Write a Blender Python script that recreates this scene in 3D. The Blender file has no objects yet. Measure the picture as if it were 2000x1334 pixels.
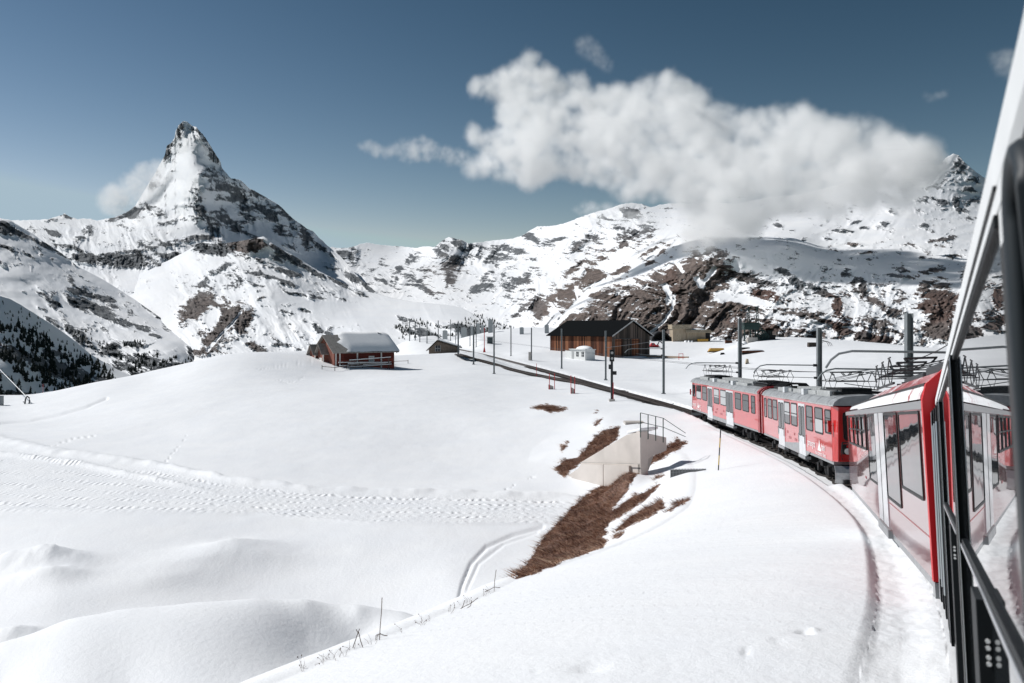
import bpy, bmesh, math, random
import numpy as np
from mathutils import Vector, Matrix
random.seed(7); RNG = np.random.default_rng(7)
R_ = math.radians
scene = bpy.context.scene
COL = scene.collection

# ------------------------------------------------------------------ camera
F_, U0, V0 = 1600.0, 1000.0, 640.0        # focal length and principal point in photo pixels (2000 x 1334)
cam_d = bpy.data.cameras.new("camera")
cam_d.sensor_width = 36.0
cam_d.lens = 36.0 * F_ / 2000.0
cam_d.shift_y = -(667.0 - V0) / 2000.0
cam_d.clip_start = 0.05
cam_d.clip_end = 60000.0
cam_d.dof.use_dof = True
cam_d.dof.focus_distance = 60.0
cam_d.dof.aperture_fstop = 3.2
cam = bpy.data.objects.new("camera", cam_d)
cam.rotation_euler = (R_(90), 0, 0)
COL.objects.link(cam)
scene.camera = cam

# ------------------------------------------------------------------ sky and sun
SUN_EL, SUN_FWD = 41.0, 20.0              # elevation; degrees beyond square-left towards the view
_az = R_(90.0 + 0.0)
to_sun = Vector((-math.cos(R_(SUN_FWD)) * math.cos(R_(SUN_EL)), math.sin(R_(SUN_FWD)) * math.cos(R_(SUN_EL)), math.sin(R_(SUN_EL))))
world = bpy.data.worlds.new("World")
scene.world = world
world.use_nodes = True
wn, wl = world.node_tree.nodes, world.node_tree.links
wn.clear()
w_out = wn.new("ShaderNodeOutputWorld")
w_bg = wn.new("ShaderNodeBackground")
w_sky = wn.new("ShaderNodeTexSky")
w_sky.sky_type = 'NISHITA'
w_sky.sun_disc = False
w_sky.sun_elevation = R_(SUN_EL)
w_sky.sun_rotation = math.atan2(to_sun.x, to_sun.y)
w_sky.altitude = 2600
w_sky.air_density = 1.0
w_sky.dust_density = 0.2
w_sky.ozone_density = 1.0
w_gm = wn.new("ShaderNodeGamma"); w_gm.inputs['Gamma'].default_value = 1.75      # contrast of the graded sky
w_mx = wn.new("ShaderNodeMix"); w_mx.data_type = 'RGBA'; w_mx.blend_type = 'MULTIPLY'; w_mx.inputs[0].default_value = 1.0
w_mx.inputs[7].default_value = (0.478, 0.452, 0.275, 1)                               # white balance
w_bg.inputs['Strength'].default_value = 0.06
w_sp = wn.new("ShaderNodeSeparateColor"); w_cb = wn.new("ShaderNodeCombineColor"); w_pr = wn.new("ShaderNodeMath"); w_pr.operation = 'POWER'; w_pr.inputs[1].default_value = 1.2
wl.new(w_sky.outputs[0], w_sp.inputs[0]); wl.new(w_sp.outputs[0], w_pr.inputs[0])
wl.new(w_pr.outputs[0], w_cb.inputs[0]); wl.new(w_sp.outputs[1], w_cb.inputs[1]); wl.new(w_sp.outputs[2], w_cb.inputs[2])
wl.new(w_cb.outputs[0], w_gm.inputs['Color'])
wl.new(w_gm.outputs[0], w_mx.inputs[6])
w_cl = wn.new("ShaderNodeMix"); w_cl.data_type = 'RGBA'; w_cl.blend_type = 'DARKEN'; w_cl.inputs[0].default_value = 1.0
w_cl.inputs[7].default_value = (6.4, 8.4, 9.8, 1)                                  # highlight limit near the sun
wl.new(w_mx.outputs[2], w_cl.inputs[6])
wl.new(w_cl.outputs[2], w_bg.inputs['Color'])
wl.new(w_bg.outputs[0], w_out.inputs['Surface'])

sun_d = bpy.data.lights.new("sun", 'SUN')
sun_d.energy = 4.4
sun_d.angle = R_(0.5)
sun_d.color = (1.0, 0.98, 0.955)
sun = bpy.data.objects.new("sun", sun_d)
sun.rotation_euler = to_sun.to_track_quat('Z', 'Y').to_euler()
COL.objects.link(sun)

scene.view_settings.view_transform = 'Standard'
scene.view_settings.look = 'None'
scene.view_settings.exposure = 0.0
scene.view_settings.gamma = 1.0
scene.view_settings.use_curve_mapping = False
scene.cycles.use_denoising = True
scene.cycles.max_bounces = 66
scene.cycles.diffuse_bounces = 3
scene.cycles.glossy_bounces = 5
scene.cycles.transmission_bounces = 6
scene.cycles.transparent_max_bounces = 8
scene.cycles.volume_bounces = 64
scene.cycles.caustics_reflective = False
scene.cycles.caustics_refractive = False
scene.cycles.volume_max_steps = 256

# ------------------------------------------------------------------ helpers
def P(u, v, y):
    """Point seen at photo pixel (u, v), y metres ahead of the camera."""
    return Vector(((u - U0) / F_ * y, y, (V0 - v) / F_ * y))

def PZ(u, v, z):
    """Point seen at photo pixel (u, v) lying at height z."""
    return P(u, v, z * F_ / (V0 - v))

def tag(o, label=None, cat=None, group=None, kind=None):
    if label: o['label'] = label
    if cat: o['category'] = cat
    if group: o['group'] = group
    if kind: o['kind'] = kind
    return o

def empty(name, loc=(0, 0, 0), rz=0.0, label=None, cat=None, group=None):
    o = bpy.data.objects.new(name, None)
    o.empty_display_size = 0.3
    o.location = loc
    o.rotation_euler = (0, 0, rz)
    COL.objects.link(o)
    return tag(o, label, cat, group)

def link(name, me, parent=None, mat=None):
    o = bpy.data.objects.new(name, me)
    COL.objects.link(o)
    if parent is not None: o.parent = parent
    if mat is not None and not me.materials: me.materials.append(mat)
    return o

class MB:
    """Collects shapes into one mesh."""
    def __init__(self): self.v, self.f, self.mi = [], [], []
    def add(self, vs, fs, mi=0):
        b = len(self.v)
        self.v += [tuple(p) for p in vs]
        self.f += [tuple(b + i for i in f) for f in fs]
        self.mi += [mi] * len(fs)
        return self
    def box(self, lo, hi, M=None, mi=0):
        (x0, y0, z0), (x1, y1, z1) = lo, hi
        vs = [Vector(p) for p in ((x0,y0,z0),(x1,y0,z0),(x1,y1,z0),(x0,y1,z0),(x0,y0,z1),(x1,y0,z1),(x1,y1,z1),(x0,y1,z1))]
        if M is not None: vs = [M @ p for p in vs]
        return self.add(vs, [(0,3,2,1),(4,5,6,7),(0,1,5,4),(1,2,6,5),(2,3,7,6),(3,0,4,7)], mi)
    def bar(self, a, b, w, h=None, up=(0, 0, 1), mi=0):
        """Rectangular bar from a to b (w across, h along up)."""
        a, b = Vector(a), Vector(b); h = w if h is None else h
        d = (b - a).normalized(); upv = Vector(up)
        s = d.cross(upv)
        if s.length < 1e-4: s = d.cross(Vector((1, 0, 0)))
        s.normalize(); t = s.cross(d)
        s, t = s * w / 2, t * h / 2
        return self.add([a-s-t, a+s-t, a+s+t, a-s+t, b-s-t, b+s-t, b+s+t, b-s+t],
                        [(0,1,2,3),(7,6,5,4),(0,4,5,1),(1,5,6,2),(2,6,7,3),(3,7,4,0)], mi)
    def tube(self, pts, r, n=6, mi=0, caps=True):
        pts = [Vector(p) for p in pts]
        rs = r if isinstance(r, (list, tuple)) else [r] * len(pts)
        vs, fs = [], []
        for i, p in enumerate(pts):
            d = (pts[min(i+1, len(pts)-1)] - pts[max(i-1, 0)]).normalized()
            s = d.cross(Vector((0, 0, 1)))
            if s.length < 1e-3: s = d.cross(Vector((1, 0, 0)))
            s.normalize(); t = s.cross(d)
            for k in range(n):
                a = 2 * math.pi * k / n
                vs.append(p + (s * math.cos(a) + t * math.sin(a)) * rs[i])
        for i in range(len(pts) - 1):
            for k in range(n):
                k2 = (k + 1) % n
                fs.append((i*n+k, i*n+k2, (i+1)*n+k2, (i+1)*n+k))
        if caps:
            fs.append(tuple(range(n))[::-1]); fs.append(tuple((len(pts)-1)*n + k for k in range(n)))
        return self.add(vs, fs, mi)
    def prism(self, poly, off, mi=0):
        """Closed polygon (3-D points) extruded by vector off."""
        poly = [Vector(p) for p in poly]; off = Vector(off); n = len(poly)
        vs = poly + [p + off for p in poly]
        fs = [tuple(range(n)), tuple(range(2*n-1, n-1, -1))]
        fs += [(i, i + n, (i+1) % n + n, (i+1) % n) for i in range(n)]
        return self.add(vs, fs, mi)
    def mesh(self, name, mats=(), smooth=False, bevel=0.0):
        me = bpy.data.meshes.new(name)
        me.from_pydata([tuple(p) for p in self.v], [], self.f)
        for m in (mats if isinstance(mats, (list, tuple)) else [mats]): me.materials.append(m)
        me.polygons.foreach_set('material_index', self.mi)
        bm = bmesh.new(); bm.from_mesh(me)
        bmesh.ops.recalc_face_normals(bm, faces=bm.faces)
        if bevel > 0:
            es = [e for e in bm.edges if len(e.link_faces) == 2 and e.calc_face_angle(0) > 0.6]
            bmesh.ops.bevel(bm, geom=es, offset=bevel, segments=2, profile=0.6, affect='EDGES', clamp_overlap=True)
        bm.to_mesh(me); bm.free()
        if smooth:
            me.polygons.foreach_set('use_smooth', [True] * len(me.polygons))
        me.update()
        return me
    def build(self, name, mats, parent=None, smooth=False, bevel=0.0):
        return link(name, self.mesh(name, mats, smooth, bevel), parent)

def children_of(o): return list(o.children)
def copy_tree(o, parent=None):
    c = o.copy(); COL.objects.link(c); c.parent = parent
    for ch in children_of(o): copy_tree(ch, c)
    return c

def np_mesh(name, verts, faces4, smooth=True):
    """Mesh from numpy arrays of verts (n,3) and quads (m,4)."""
    me = bpy.data.meshes.new(name)
    nv, nf = len(verts), len(faces4)
    k = faces4.shape[1]
    me.vertices.add(nv); me.vertices.foreach_set('co', np.ascontiguousarray(verts, dtype=np.float32).ravel())
    me.loops.add(nf * k); me.loops.foreach_set('vertex_index', np.ascontiguousarray(faces4, dtype=np.int32).ravel())
    me.polygons.add(nf)
    me.polygons.foreach_set('loop_start', np.arange(0, nf * k, k, dtype=np.int32))
    me.polygons.foreach_set('loop_total', np.full(nf, k, dtype=np.int32))
    me.polygons.foreach_set('use_smooth', np.full(nf, smooth, dtype=bool))
    me.update(calc_edges=True); me.validate()
    return me

def grid_faces(nr, nc):
    i = np.arange(nr * nc).reshape(nr, nc)
    return np.stack([i[:-1, :-1], i[:-1, 1:], i[1:, 1:], i[1:, :-1]], -1).reshape(-1, 4)

def attr(me, name, arr):
    a = me.attributes.new(name, 'FLOAT', 'POINT')
    a.data.foreach_set('value', np.ascontiguousarray(arr, dtype=np.float32).ravel())

# ---- numpy noise
_perm = np.random.default_rng(3).permutation(4096)
_ang = np.random.default_rng(4).random(4096) * 2 * math.pi
_gx, _gy = np.cos(_ang), np.sin(_ang)
def perlin(x, y, seed=0):
    x0 = np.floor(x).astype(np.int64); y0 = np.floor(y).astype(np.int64)
    fx, fy = x - x0, y - y0
    def g(ix, iy, dx, dy):
        h = _perm[(_perm[(ix + seed * 57) & 4095] + iy + seed * 131) & 4095]
        return _gx[h] * dx + _gy[h] * dy
    u = fx * fx * fx * (fx * (fx * 6 - 15) + 10); v = fy * fy * fy * (fy * (fy * 6 - 15) + 10)
    a = g(x0, y0, fx, fy); b = g(x0 + 1, y0, fx - 1, fy)
    c = g(x0, y0 + 1, fx, fy - 1); d = g(x0 + 1, y0 + 1, fx - 1, fy - 1)
    return (a + (b - a) * u + (c - a) * v + (a - b - c + d) * u * v) * 1.5
def fbm(x, y, octv=5, seed=0, gain=0.5, lac=2.03, ridged=False):
    s = np.zeros_like(x, dtype=float); amp, tot, w = 1.0, 0.0, 1.0
    for o in range(octv):
        n = perlin(x, y, seed + o * 7)
        if ridged:
            n = 1 - 2 * np.abs(n); 
        s += n * amp * (w if ridged else 1.0); tot += amp
        if ridged: w = np.clip((n + 0.6), 0.15, 1.0)
        amp *= gain; x = x * lac + 13.7; y = y * lac - 7.3
    return s / tot
def rot(u, v, deg):
    c, s = math.cos(R_(deg)), math.sin(R_(deg))
    return u * c + v * s, -u * s + v * c
def sstep(a, b, x):
    t = np.clip((x - a) / (b - a), 0, 1); return t * t * (3 - 2 * t)
def tps(pts, vals, smooth=0.0):
    """Thin-plate spline through 2-D control points."""
    pts = np.asarray(pts, float); vals = np.asarray(vals, float); n = len(pts)
    def k(r2): return 0.5 * r2 * np.log(np.maximum(r2, 1e-12))
    d2 = ((pts[:, None] - pts[None]) ** 2).sum(-1)
    A = np.zeros((n + 3, n + 3)); A[:n, :n] = k(d2) + np.eye(n) * smooth
    A[:n, n] = 1; A[:n, n+1:] = pts; A[n, :n] = 1; A[n+1:, :n] = pts.T
    w = np.linalg.solve(A, np.r_[vals, 0, 0, 0])
    def f(x, y):
        out = w[n] + w[n+1] * x + w[n+2] * y
        for i in range(n):
            out = out + w[i] * k((x - pts[i, 0]) ** 2 + (y - pts[i, 1]) ** 2)
        return out
    return f

# ---- material helpers
def mat(name, color=(0.5, 0.5, 0.5), rough=0.6, metal=0.0, spec=0.5, coat=0.0, var=0.0, vscale=6.0, bump=0.0, bscale=30.0, coat_rough=0.03, dirt=0.0):
    m = bpy.data.materials.new(name); m.use_nodes = True
    nt = m.node_tree; b = nt.nodes['Principled BSDF']
    b.inputs['Base Color'].default_value = (*color, 1)
    b.inputs['Roughness'].default_value = rough
    b.inputs['Metallic'].default_value = metal
    b.inputs['Specular IOR Level'].default_value = spec
    b.inputs['Coat Weight'].default_value = coat
    b.inputs['Coat Roughness'].default_value = coat_rough
    if var > 0 or bump > 0:
        tc = nt.nodes.new('ShaderNodeTexCoord')
    if var > 0:
        n = nt.nodes.new('ShaderNodeTexNoise'); n.inputs['Scale'].default_value = vscale; n.inputs['Detail'].default_value = 6
        nt.links.new(tc.outputs['Object'], n.inputs['Vector'])
        mr = nt.nodes.new('ShaderNodeMapRange'); mr.inputs['From Min'].default_value = 0.3; mr.inputs['From Max'].default_value = 0.7
        mr.inputs['To Min'].default_value = 1 - var; mr.inputs['To Max'].default_value = 1 + var
        nt.links.new(n.outputs[0], mr.inputs[0])
        mx = nt.nodes.new('ShaderNodeMix'); mx.data_type = 'RGBA'; mx.blend_type = 'MULTIPLY'; mx.inputs['Factor'].default_value = 1
        mx.inputs[6].default_value = (*color, 1)
        nt.links.new(mr.outputs[0], mx.inputs[7]); nt.links.new(mx.outputs[2], b.inputs['Base Color'])
    if bump > 0:
        n2 = nt.nodes.new('ShaderNodeTexNoise'); n2.inputs['Scale'].default_value = bscale; n2.inputs['Detail'].default_value = 5
        nt.links.new(tc.outputs['Object'], n2.inputs['Vector'])
        bp = nt.nodes.new('ShaderNodeBump'); bp.inputs['Strength'].default_value = bump; bp.inputs['Distance'].default_value = 0.02
        nt.links.new(n2.outputs[0], bp.inputs['Height']); nt.links.new(bp.outputs[0], b.inputs['Normal'])
    return m
# ------------------------------------------------------------------ mountains
def mountain_material():
    m = bpy.data.materials.new("mountain_rock_and_snow"); m.use_nodes = True
    nt = m.node_tree; N, L = nt.nodes, nt.links
    b = N['Principled BSDF']; b.inputs['Roughness'].default_value = 0.85; b.inputs['Specular IOR Level'].default_value = 0.15
    geo = N.new('ShaderNodeNewGeometry')
    def at(n):
        a = N.new('ShaderNodeAttribute'); a.attribute_name = n; return a.outputs['Fac']
    def noise(scale, detail=6, rough=0.6, stretch=(1, 1, 1)):
        mp = N.new('ShaderNodeMapping'); mp.inputs['Scale'].default_value = stretch
        L.new(geo.outputs['Position'], mp.inputs['Vector'])
        n = N.new('ShaderNodeTexNoise'); n.inputs['Scale'].default_value = scale; n.inputs['Detail'].default_value = detail; n.inputs['Roughness'].default_value = rough
        L.new(mp.outputs[0], n.inputs['Vector']); return n.outputs[0]
    def ramp(src, a, bb, c, d):
        r = N.new('ShaderNodeMapRange'); r.inputs[1].default_value = a; r.inputs[2].default_value = bb; r.inputs[3].default_value = c; r.inputs[4].default_value = d
        L.new(src, r.inputs[0]); return r.outputs[0]
    def mixc(f, c1, c2):
        x = N.new('ShaderNodeMix'); x.data_type = 'RGBA'
        if isinstance(f, float): x.inputs[0].default_value = f
        else: L.new(f, x.inputs[0])
        for i, c in ((6, c1), (7, c2)):
            if isinstance(c, tuple): x.inputs[i].default_value = (*c, 1)
            else: L.new(c, x.inputs[i])
        return x.outputs[2]
    def math_(op, a, bb):
        x = N.new('ShaderNodeMath'); x.operation = op
        for i, c in ((0, a), (1, bb)):
            if isinstance(c, (int, float)): x.inputs[i].default_value = c
            else: L.new(c, x.inputs[i])
        return x.outputs[0]
    fine = noise(0.035, 7, 0.7, (1, 1, 1.6))
    r1 = math_('ADD', at('rock'), math_('ADD', ramp(fine, 0.3, 0.7, -0.45, 0.45), ramp(noise(0.11, 5, 0.7, (1, 1, 1.4)), 0.3, 0.7, -0.25, 0.25)))
    fac = ramp(r1, -0.06, 0.06, 0.0, 1.0)
    big = noise(0.012, 8, 0.72, (1, 1, 2.2))
    big = math_('ADD', math_('MULTIPLY', big, 0.6), math_('MULTIPLY', noise(0.06, 6, 0.75, (1, 1, 0.7)), 0.4))
    grey = mixc(ramp(big, 0.36, 0.66, 0, 1), (0.040, 0.048, 0.056), (0.24, 0.252, 0.265))  # grey lightened to paint in distance haze; no haze volume is built
    brown = mixc(ramp(big, 0.36, 0.66, 0, 1), (0.048, 0.041, 0.039), (0.25, 0.197, 0.172))
    red = mixc(ramp(big, 0.35, 0.68, 0, 1), (0.06, 0.038, 0.032), (0.185, 0.11, 0.088))
    rock = mixc(at('brown'), grey, brown)
    rock = mixc(at('red'), rock, red)
    snow = mixc(ramp(noise(0.004, 4), 0.3, 0.7, 0, 1), (0.80, 0.82, 0.85), (0.87, 0.875, 0.885))
    L.new(mixc(fac, snow, rock), b.inputs['Base Color'])
    bp = N.new('ShaderNodeBump'); bp.inputs['Distance'].default_value = 22.0
    L.new(math_('MULTIPLY', fac, 0.9), bp.inputs['Strength'])
    L.new(big, bp.inputs['Height']); L.new(bp.outputs[0], b.inputs['Normal'])
    return m
M_MOUNT = mountain_material()

SHEETS = {}
def on_sheet(name, u, v):
    """Point of a mountain sheet seen at pixel (u, v)."""
    us, vt, vb, D = SHEETS[name]
    j = int(np.clip(round((u - us[0]) / (us[1] - us[0])), 0, len(us) - 1))
    t = np.clip((v - vt[j]) / (vb[j] - vt[j]), 0, 1)
    return P(u, v, float(D[int(t * (len(D) - 1)), j]))

def blob(u, v, cu, cv, ru, rv, ang=0.0):
    x, y = rot(u - cu, v - cv, ang)
    return np.clip(1.5 - 1.15 * np.sqrt((x / ru) ** 2 + (y / rv) ** 2), -9, 1.0)

def line_blob(u, v, pts, w):
    """1 on a polyline, falling off with distance w."""
    best = np.full(u.shape, 1e9)
    for (a, b), (c, d) in zip(pts[:-1], pts[1:]):
        dx, dy = c - a, d - b; l2 = dx * dx + dy * dy + 1e-9
        t = np.clip(((u - a) * dx + (v - b) * dy) / l2, 0, 1)
        best = np.minimum(best, np.hypot(u - a - t * dx, v - b - t * dy))
    return np.clip(1.25 - best / w, -9, 1.0)

def mountain(name, outline, vbot, depth_pts, rock=(), snow=(), base_rock=-0.8, du=1.6, nv=220, amp=(60, 60), gully=90.0, gang=90.0,
             gasp=3.0, seed=1, strata=(30.0, 3.0, 0.0), rocknoise=0.75, brown=(), red=(), jag=1.2, relief=40.0, ampu=((0, 2000), (1, 1)), back=900.0, lines=()):
    o = np.array(outline, float)
    us = np.arange(o[0, 0], o[-1, 0] + du, du)
    vt = np.interp(us, o[:, 0], o[:, 1])
    vt = vt + jag * fbm(us / 12.0, us * 0 + seed, 5, seed + 3, 0.68)
    t = np.linspace(0, 1, nv)
    U = np.repeat(us[None], nv, 0)
    vb = np.interp(us, *np.array(vbot, float).T) if not np.isscalar(vbot) else np.full_like(us, vbot)
    V = vt[None] + t[:, None] * (np.maximum(vb, vt + 2) - vt)[None]
    f = tps([(a / 100.0, b / 60.0) for a, b, _ in depth_pts], [math.log(c) for *_, c in depth_pts], 0.0005)
    D = np.exp(f(U / 100.0, V / 60.0))
    # relief along the view: gullies that run down the fall line plus broad knolls
    Uw = U + 16.0 * fbm(U / 70.0, V / 40.0, 3, seed + 101); Vw = V + 9.0 * fbm(U / 60.0, V / 34.0, 3, seed + 111)
    wob = gang + 16.0 * fbm(U / 240.0, V / 120.0, 2, seed + 121)
    a = Uw * np.cos(np.radians(wob)) + Vw * np.sin(np.radians(wob)); b = -Uw * np.sin(np.radians(gang)) + Vw * np.cos(np.radians(gang))
    g = fbm(a / (gully * gasp), b / gully, 7, seed, 0.52, ridged=True)
    k = fbm(U / 160.0, V / 70.0, 4, seed + 20)
    R0 = np.full(U.shape, base_rock, float)
    for it in rock:
        s = it[5]
        R0 = np.maximum(R0, base_rock + (s - base_rock) * np.clip(blob(U, V, *it[:5]), 0, 1))
    for pts, w, s in lines:
        R0 = np.maximum(R0, base_rock + (s - base_rock) * np.clip(line_blob(U, V, pts, w), 0, 1))
    for it in snow:
        if isinstance(it[0], (list, tuple)):
            R0 = R0 - 2.2 * np.clip(line_blob(U, V, it[0], it[1]), 0, 1)
        else:
            s = it[5] if len(it) > 5 else 1.6
            R0 = R0 - s * np.clip(blob(U, V, *it[:5]), 0, 1)
    sc, sa, sang = strata
    x, y = rot(Uw, Vw, sang)
    R0 = R0 + 0.55 * fbm(U / 80.0, V / 45.0, 3, seed + 140)
    rn = fbm(x / (sc * sa), y / sc, 8, seed + 40, 0.74) * 1.7 + 0.35 * fbm(a / (gully * gasp * 0.4), b / (gully * 0.25), 4, seed + 60, 0.6)
    RK = R0 + 1.9 * rocknoise * rn - 0.5 * (g - 0.2)
    rough = np.clip(R0 + 1.05, 0.16, 1.2) * (0.75 + 1.1 * fbm(U / 90.0, V / 60.0, 2, seed + 150))
    D = D - amp[0] * (g - 0.3) * rough * np.interp(U, *ampu) - amp[1] * k
    D -= (relief * fbm(U / 11.0, V / 7.0, 4, seed + 80, 0.62) + 1.2 * relief * fbm(a / (gully * 1.1), b / (gully * 0.35), 4, seed + 70, 0.6, ridged=True)) * sstep(-0.7, 0.4, RK)
    X = (U - U0) / F_ * D; Z = (V0 - V) / F_ * D
    # the far side of the ridge falls away behind it
    rows = [(X, D, Z)]
    bX, bY, bZ = [], [], []
    for kk in (1.0, 2.2):
        Yb = D[0] + back * kk * 0.5
        bX.append((us - U0) / F_ * Yb); bY.append(Yb); bZ.append(Z[0] - back * kk * 0.42)
    Xa = np.vstack([np.array(bX)[::-1], X]); Ya = np.vstack([np.array(bY)[::-1], D]); Za = np.vstack([np.array(bZ)[::-1], Z])
    nr, nc = Xa.shape
    me = np_mesh(name, np.stack([Xa, Ya, Za], -1).reshape(-1, 3), grid_faces(nr, nc))
    def ext(A): return np.vstack([A[:1], A[:1], A])
    attr(me, 'rock', ext(RK))
    def tint(lst):
        T = np.zeros(U.shape)
        for it in lst: T = np.maximum(T, np.clip(blob(U, V, *it[:5]) * 2.0, 0, 1) * it[5])
        return np.clip(T + 0.25 * fbm(U / 20, V / 12, 4, seed + 90) * (T > 0), 0, 1)
    attr(me, 'brown', ext(tint(brown))); attr(me, 'red', ext(tint(red)))
    ob = link(name, me, None, M_MOUNT)
    SHEETS[name] = (us, vt, np.maximum(vb, vt + 2), D)
    tag(ob, kind='structure')
    return ob

PEAK = [(-80,428),(0,430),(30,430),(60,430),(95,428),(120,420),(126,417),(133,421),(150,428),(175,427),(190,431),(225,424),(240,418),(255,410),(264,402),(275,384),
        (288,362),(300,343),(310,325),(322,303),(326,284),(334,279),(341,270),(343,256),(349,245),(358,236),(366,238),(374,245),(384,249),(396,262),(407,278),
        (420,299),(431,317),(433,327),(440,336),(451,348),(462,350),(470,352),(485,366),(510,380),(545,400),(570,425),(600,447),(610,450),(625,466),(640,480),
        (665,500),(690,530),(710,550),(738,573),(775,592)]
mountain("snowy_peak", PEAK, 700,
    [(358,236,7700),(384,249,7760),(433,327,8350),(470,352,8650),(545,400,9400),(640,480,9700),(738,573,7300),
     (384,265,7560),(391,285,7420),(392,310,7330),(402,330,7180),(408,345,7080),(407,380,6900),(405,410,6760),(406,430,6640),(404,445,6560),(415,462,6420),(432,474,6300),
     (343,256,7760),(326,290,7820),(310,325,7860),(288,362,7800),(264,402,7650),(225,424,7500),(126,420,7300),(0,432,7000),(-80,430,6900),
     (350,300,7560),(340,350,7420),(330,395,7180),(300,420,7000),(350,420,6900),
     (415,320,7950),(425,400,7500),(450,380,8100),(500,420,8600),(440,440,7300),(480,450,7850),(560,470,8700),(600,520,8450),(520,490,7500),(640,560,7300),
     (250,450,6500),(350,460,6200),(150,460,6400),(60,460,6300),(200,485,5900),(300,485,5850),(380,490,5900),(250,525,5550),(330,520,5500),(150,520,5600),
     (250,560,5000),(400,560,5000),(100,560,5200),(550,600,5200),(250,650,4500),(500,690,4600),(50,650,4500)],
    rock=[(365,325,46,70,0,-0.4),(408,285,13,42,-25,0.35),(470,370,80,110,38,0.18),(425,370,30,100,-8,0.25),(560,440,90,30,40,0.1),(380,440,60,40,0,-0.2),(250,420,70,20,-10,-0.2),(200,470,200,30,5,-0.35),(352,255,10,18,0,0.7),(385,262,20,10,40,0.5),(325,305,8,26,20,0.35),(330,283,10,8,0,0.6),(300,355,10,22,30,0.1),
          (440,370,32,60,-35,0.45),(470,395,55,20,38,0.55),(525,420,45,12,38,0.45),(430,420,30,30,20,0.45),(455,440,40,14,35,0.3),(600,460,40,8,42,0.4),(640,495,30,7,45,0.5),
          (500,465,60,5,24,0.6),(560,480,40,5,24,0.4),(410,435,10,18,0,0.5),(425,455,22,14,40,0.3),
          (290,410,36,14,15,0.35),(262,415,26,12,-20,0.8),(225,428,30,5,-15,0.4),(390,412,20,16,20,0.35),(330,435,26,6,-8,0.5),(370,400,30,6,0,-0.1),
          (125,422,16,5,15,0.6),(100,430,26,4,-8,0.2),(105,455,17,8,15,0.7),(170,448,14,10,-10,0.45),(160,464,16,5,10,0.4),(125,482,40,8,8,0.45),(85,482,26,9,25,0.55),(150,487,26,5,12,0.4),
          (225,508,75,15,6,0.95),(280,510,50,18,0,0.75),(170,505,40,10,8,0.9),(330,475,60,7,-14,0.35),(380,465,50,9,-5,0.45),(330,500,60,9,-8,0.5),(260,490,70,5,-4,0.1),
          (690,545,30,8,42,0.5),(720,562,30,8,42,0.6),(650,520,30,5,25,0.3),(640,523,22,4,10,0.3)],
    snow=[(365,330,22,40,10,0.6),(370,450,40,8,-20,0.7)],
    base_rock=-0.85, nv=330, du=1.3, amp=(170, 50), gully=34.0, gang=72.0, gasp=3.2, seed=5, strata=(13.0, 2.6, 12.0), rocknoise=0.75, jag=2.6,
    brown=[(500,470,120,30,0,0.2)])

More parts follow.
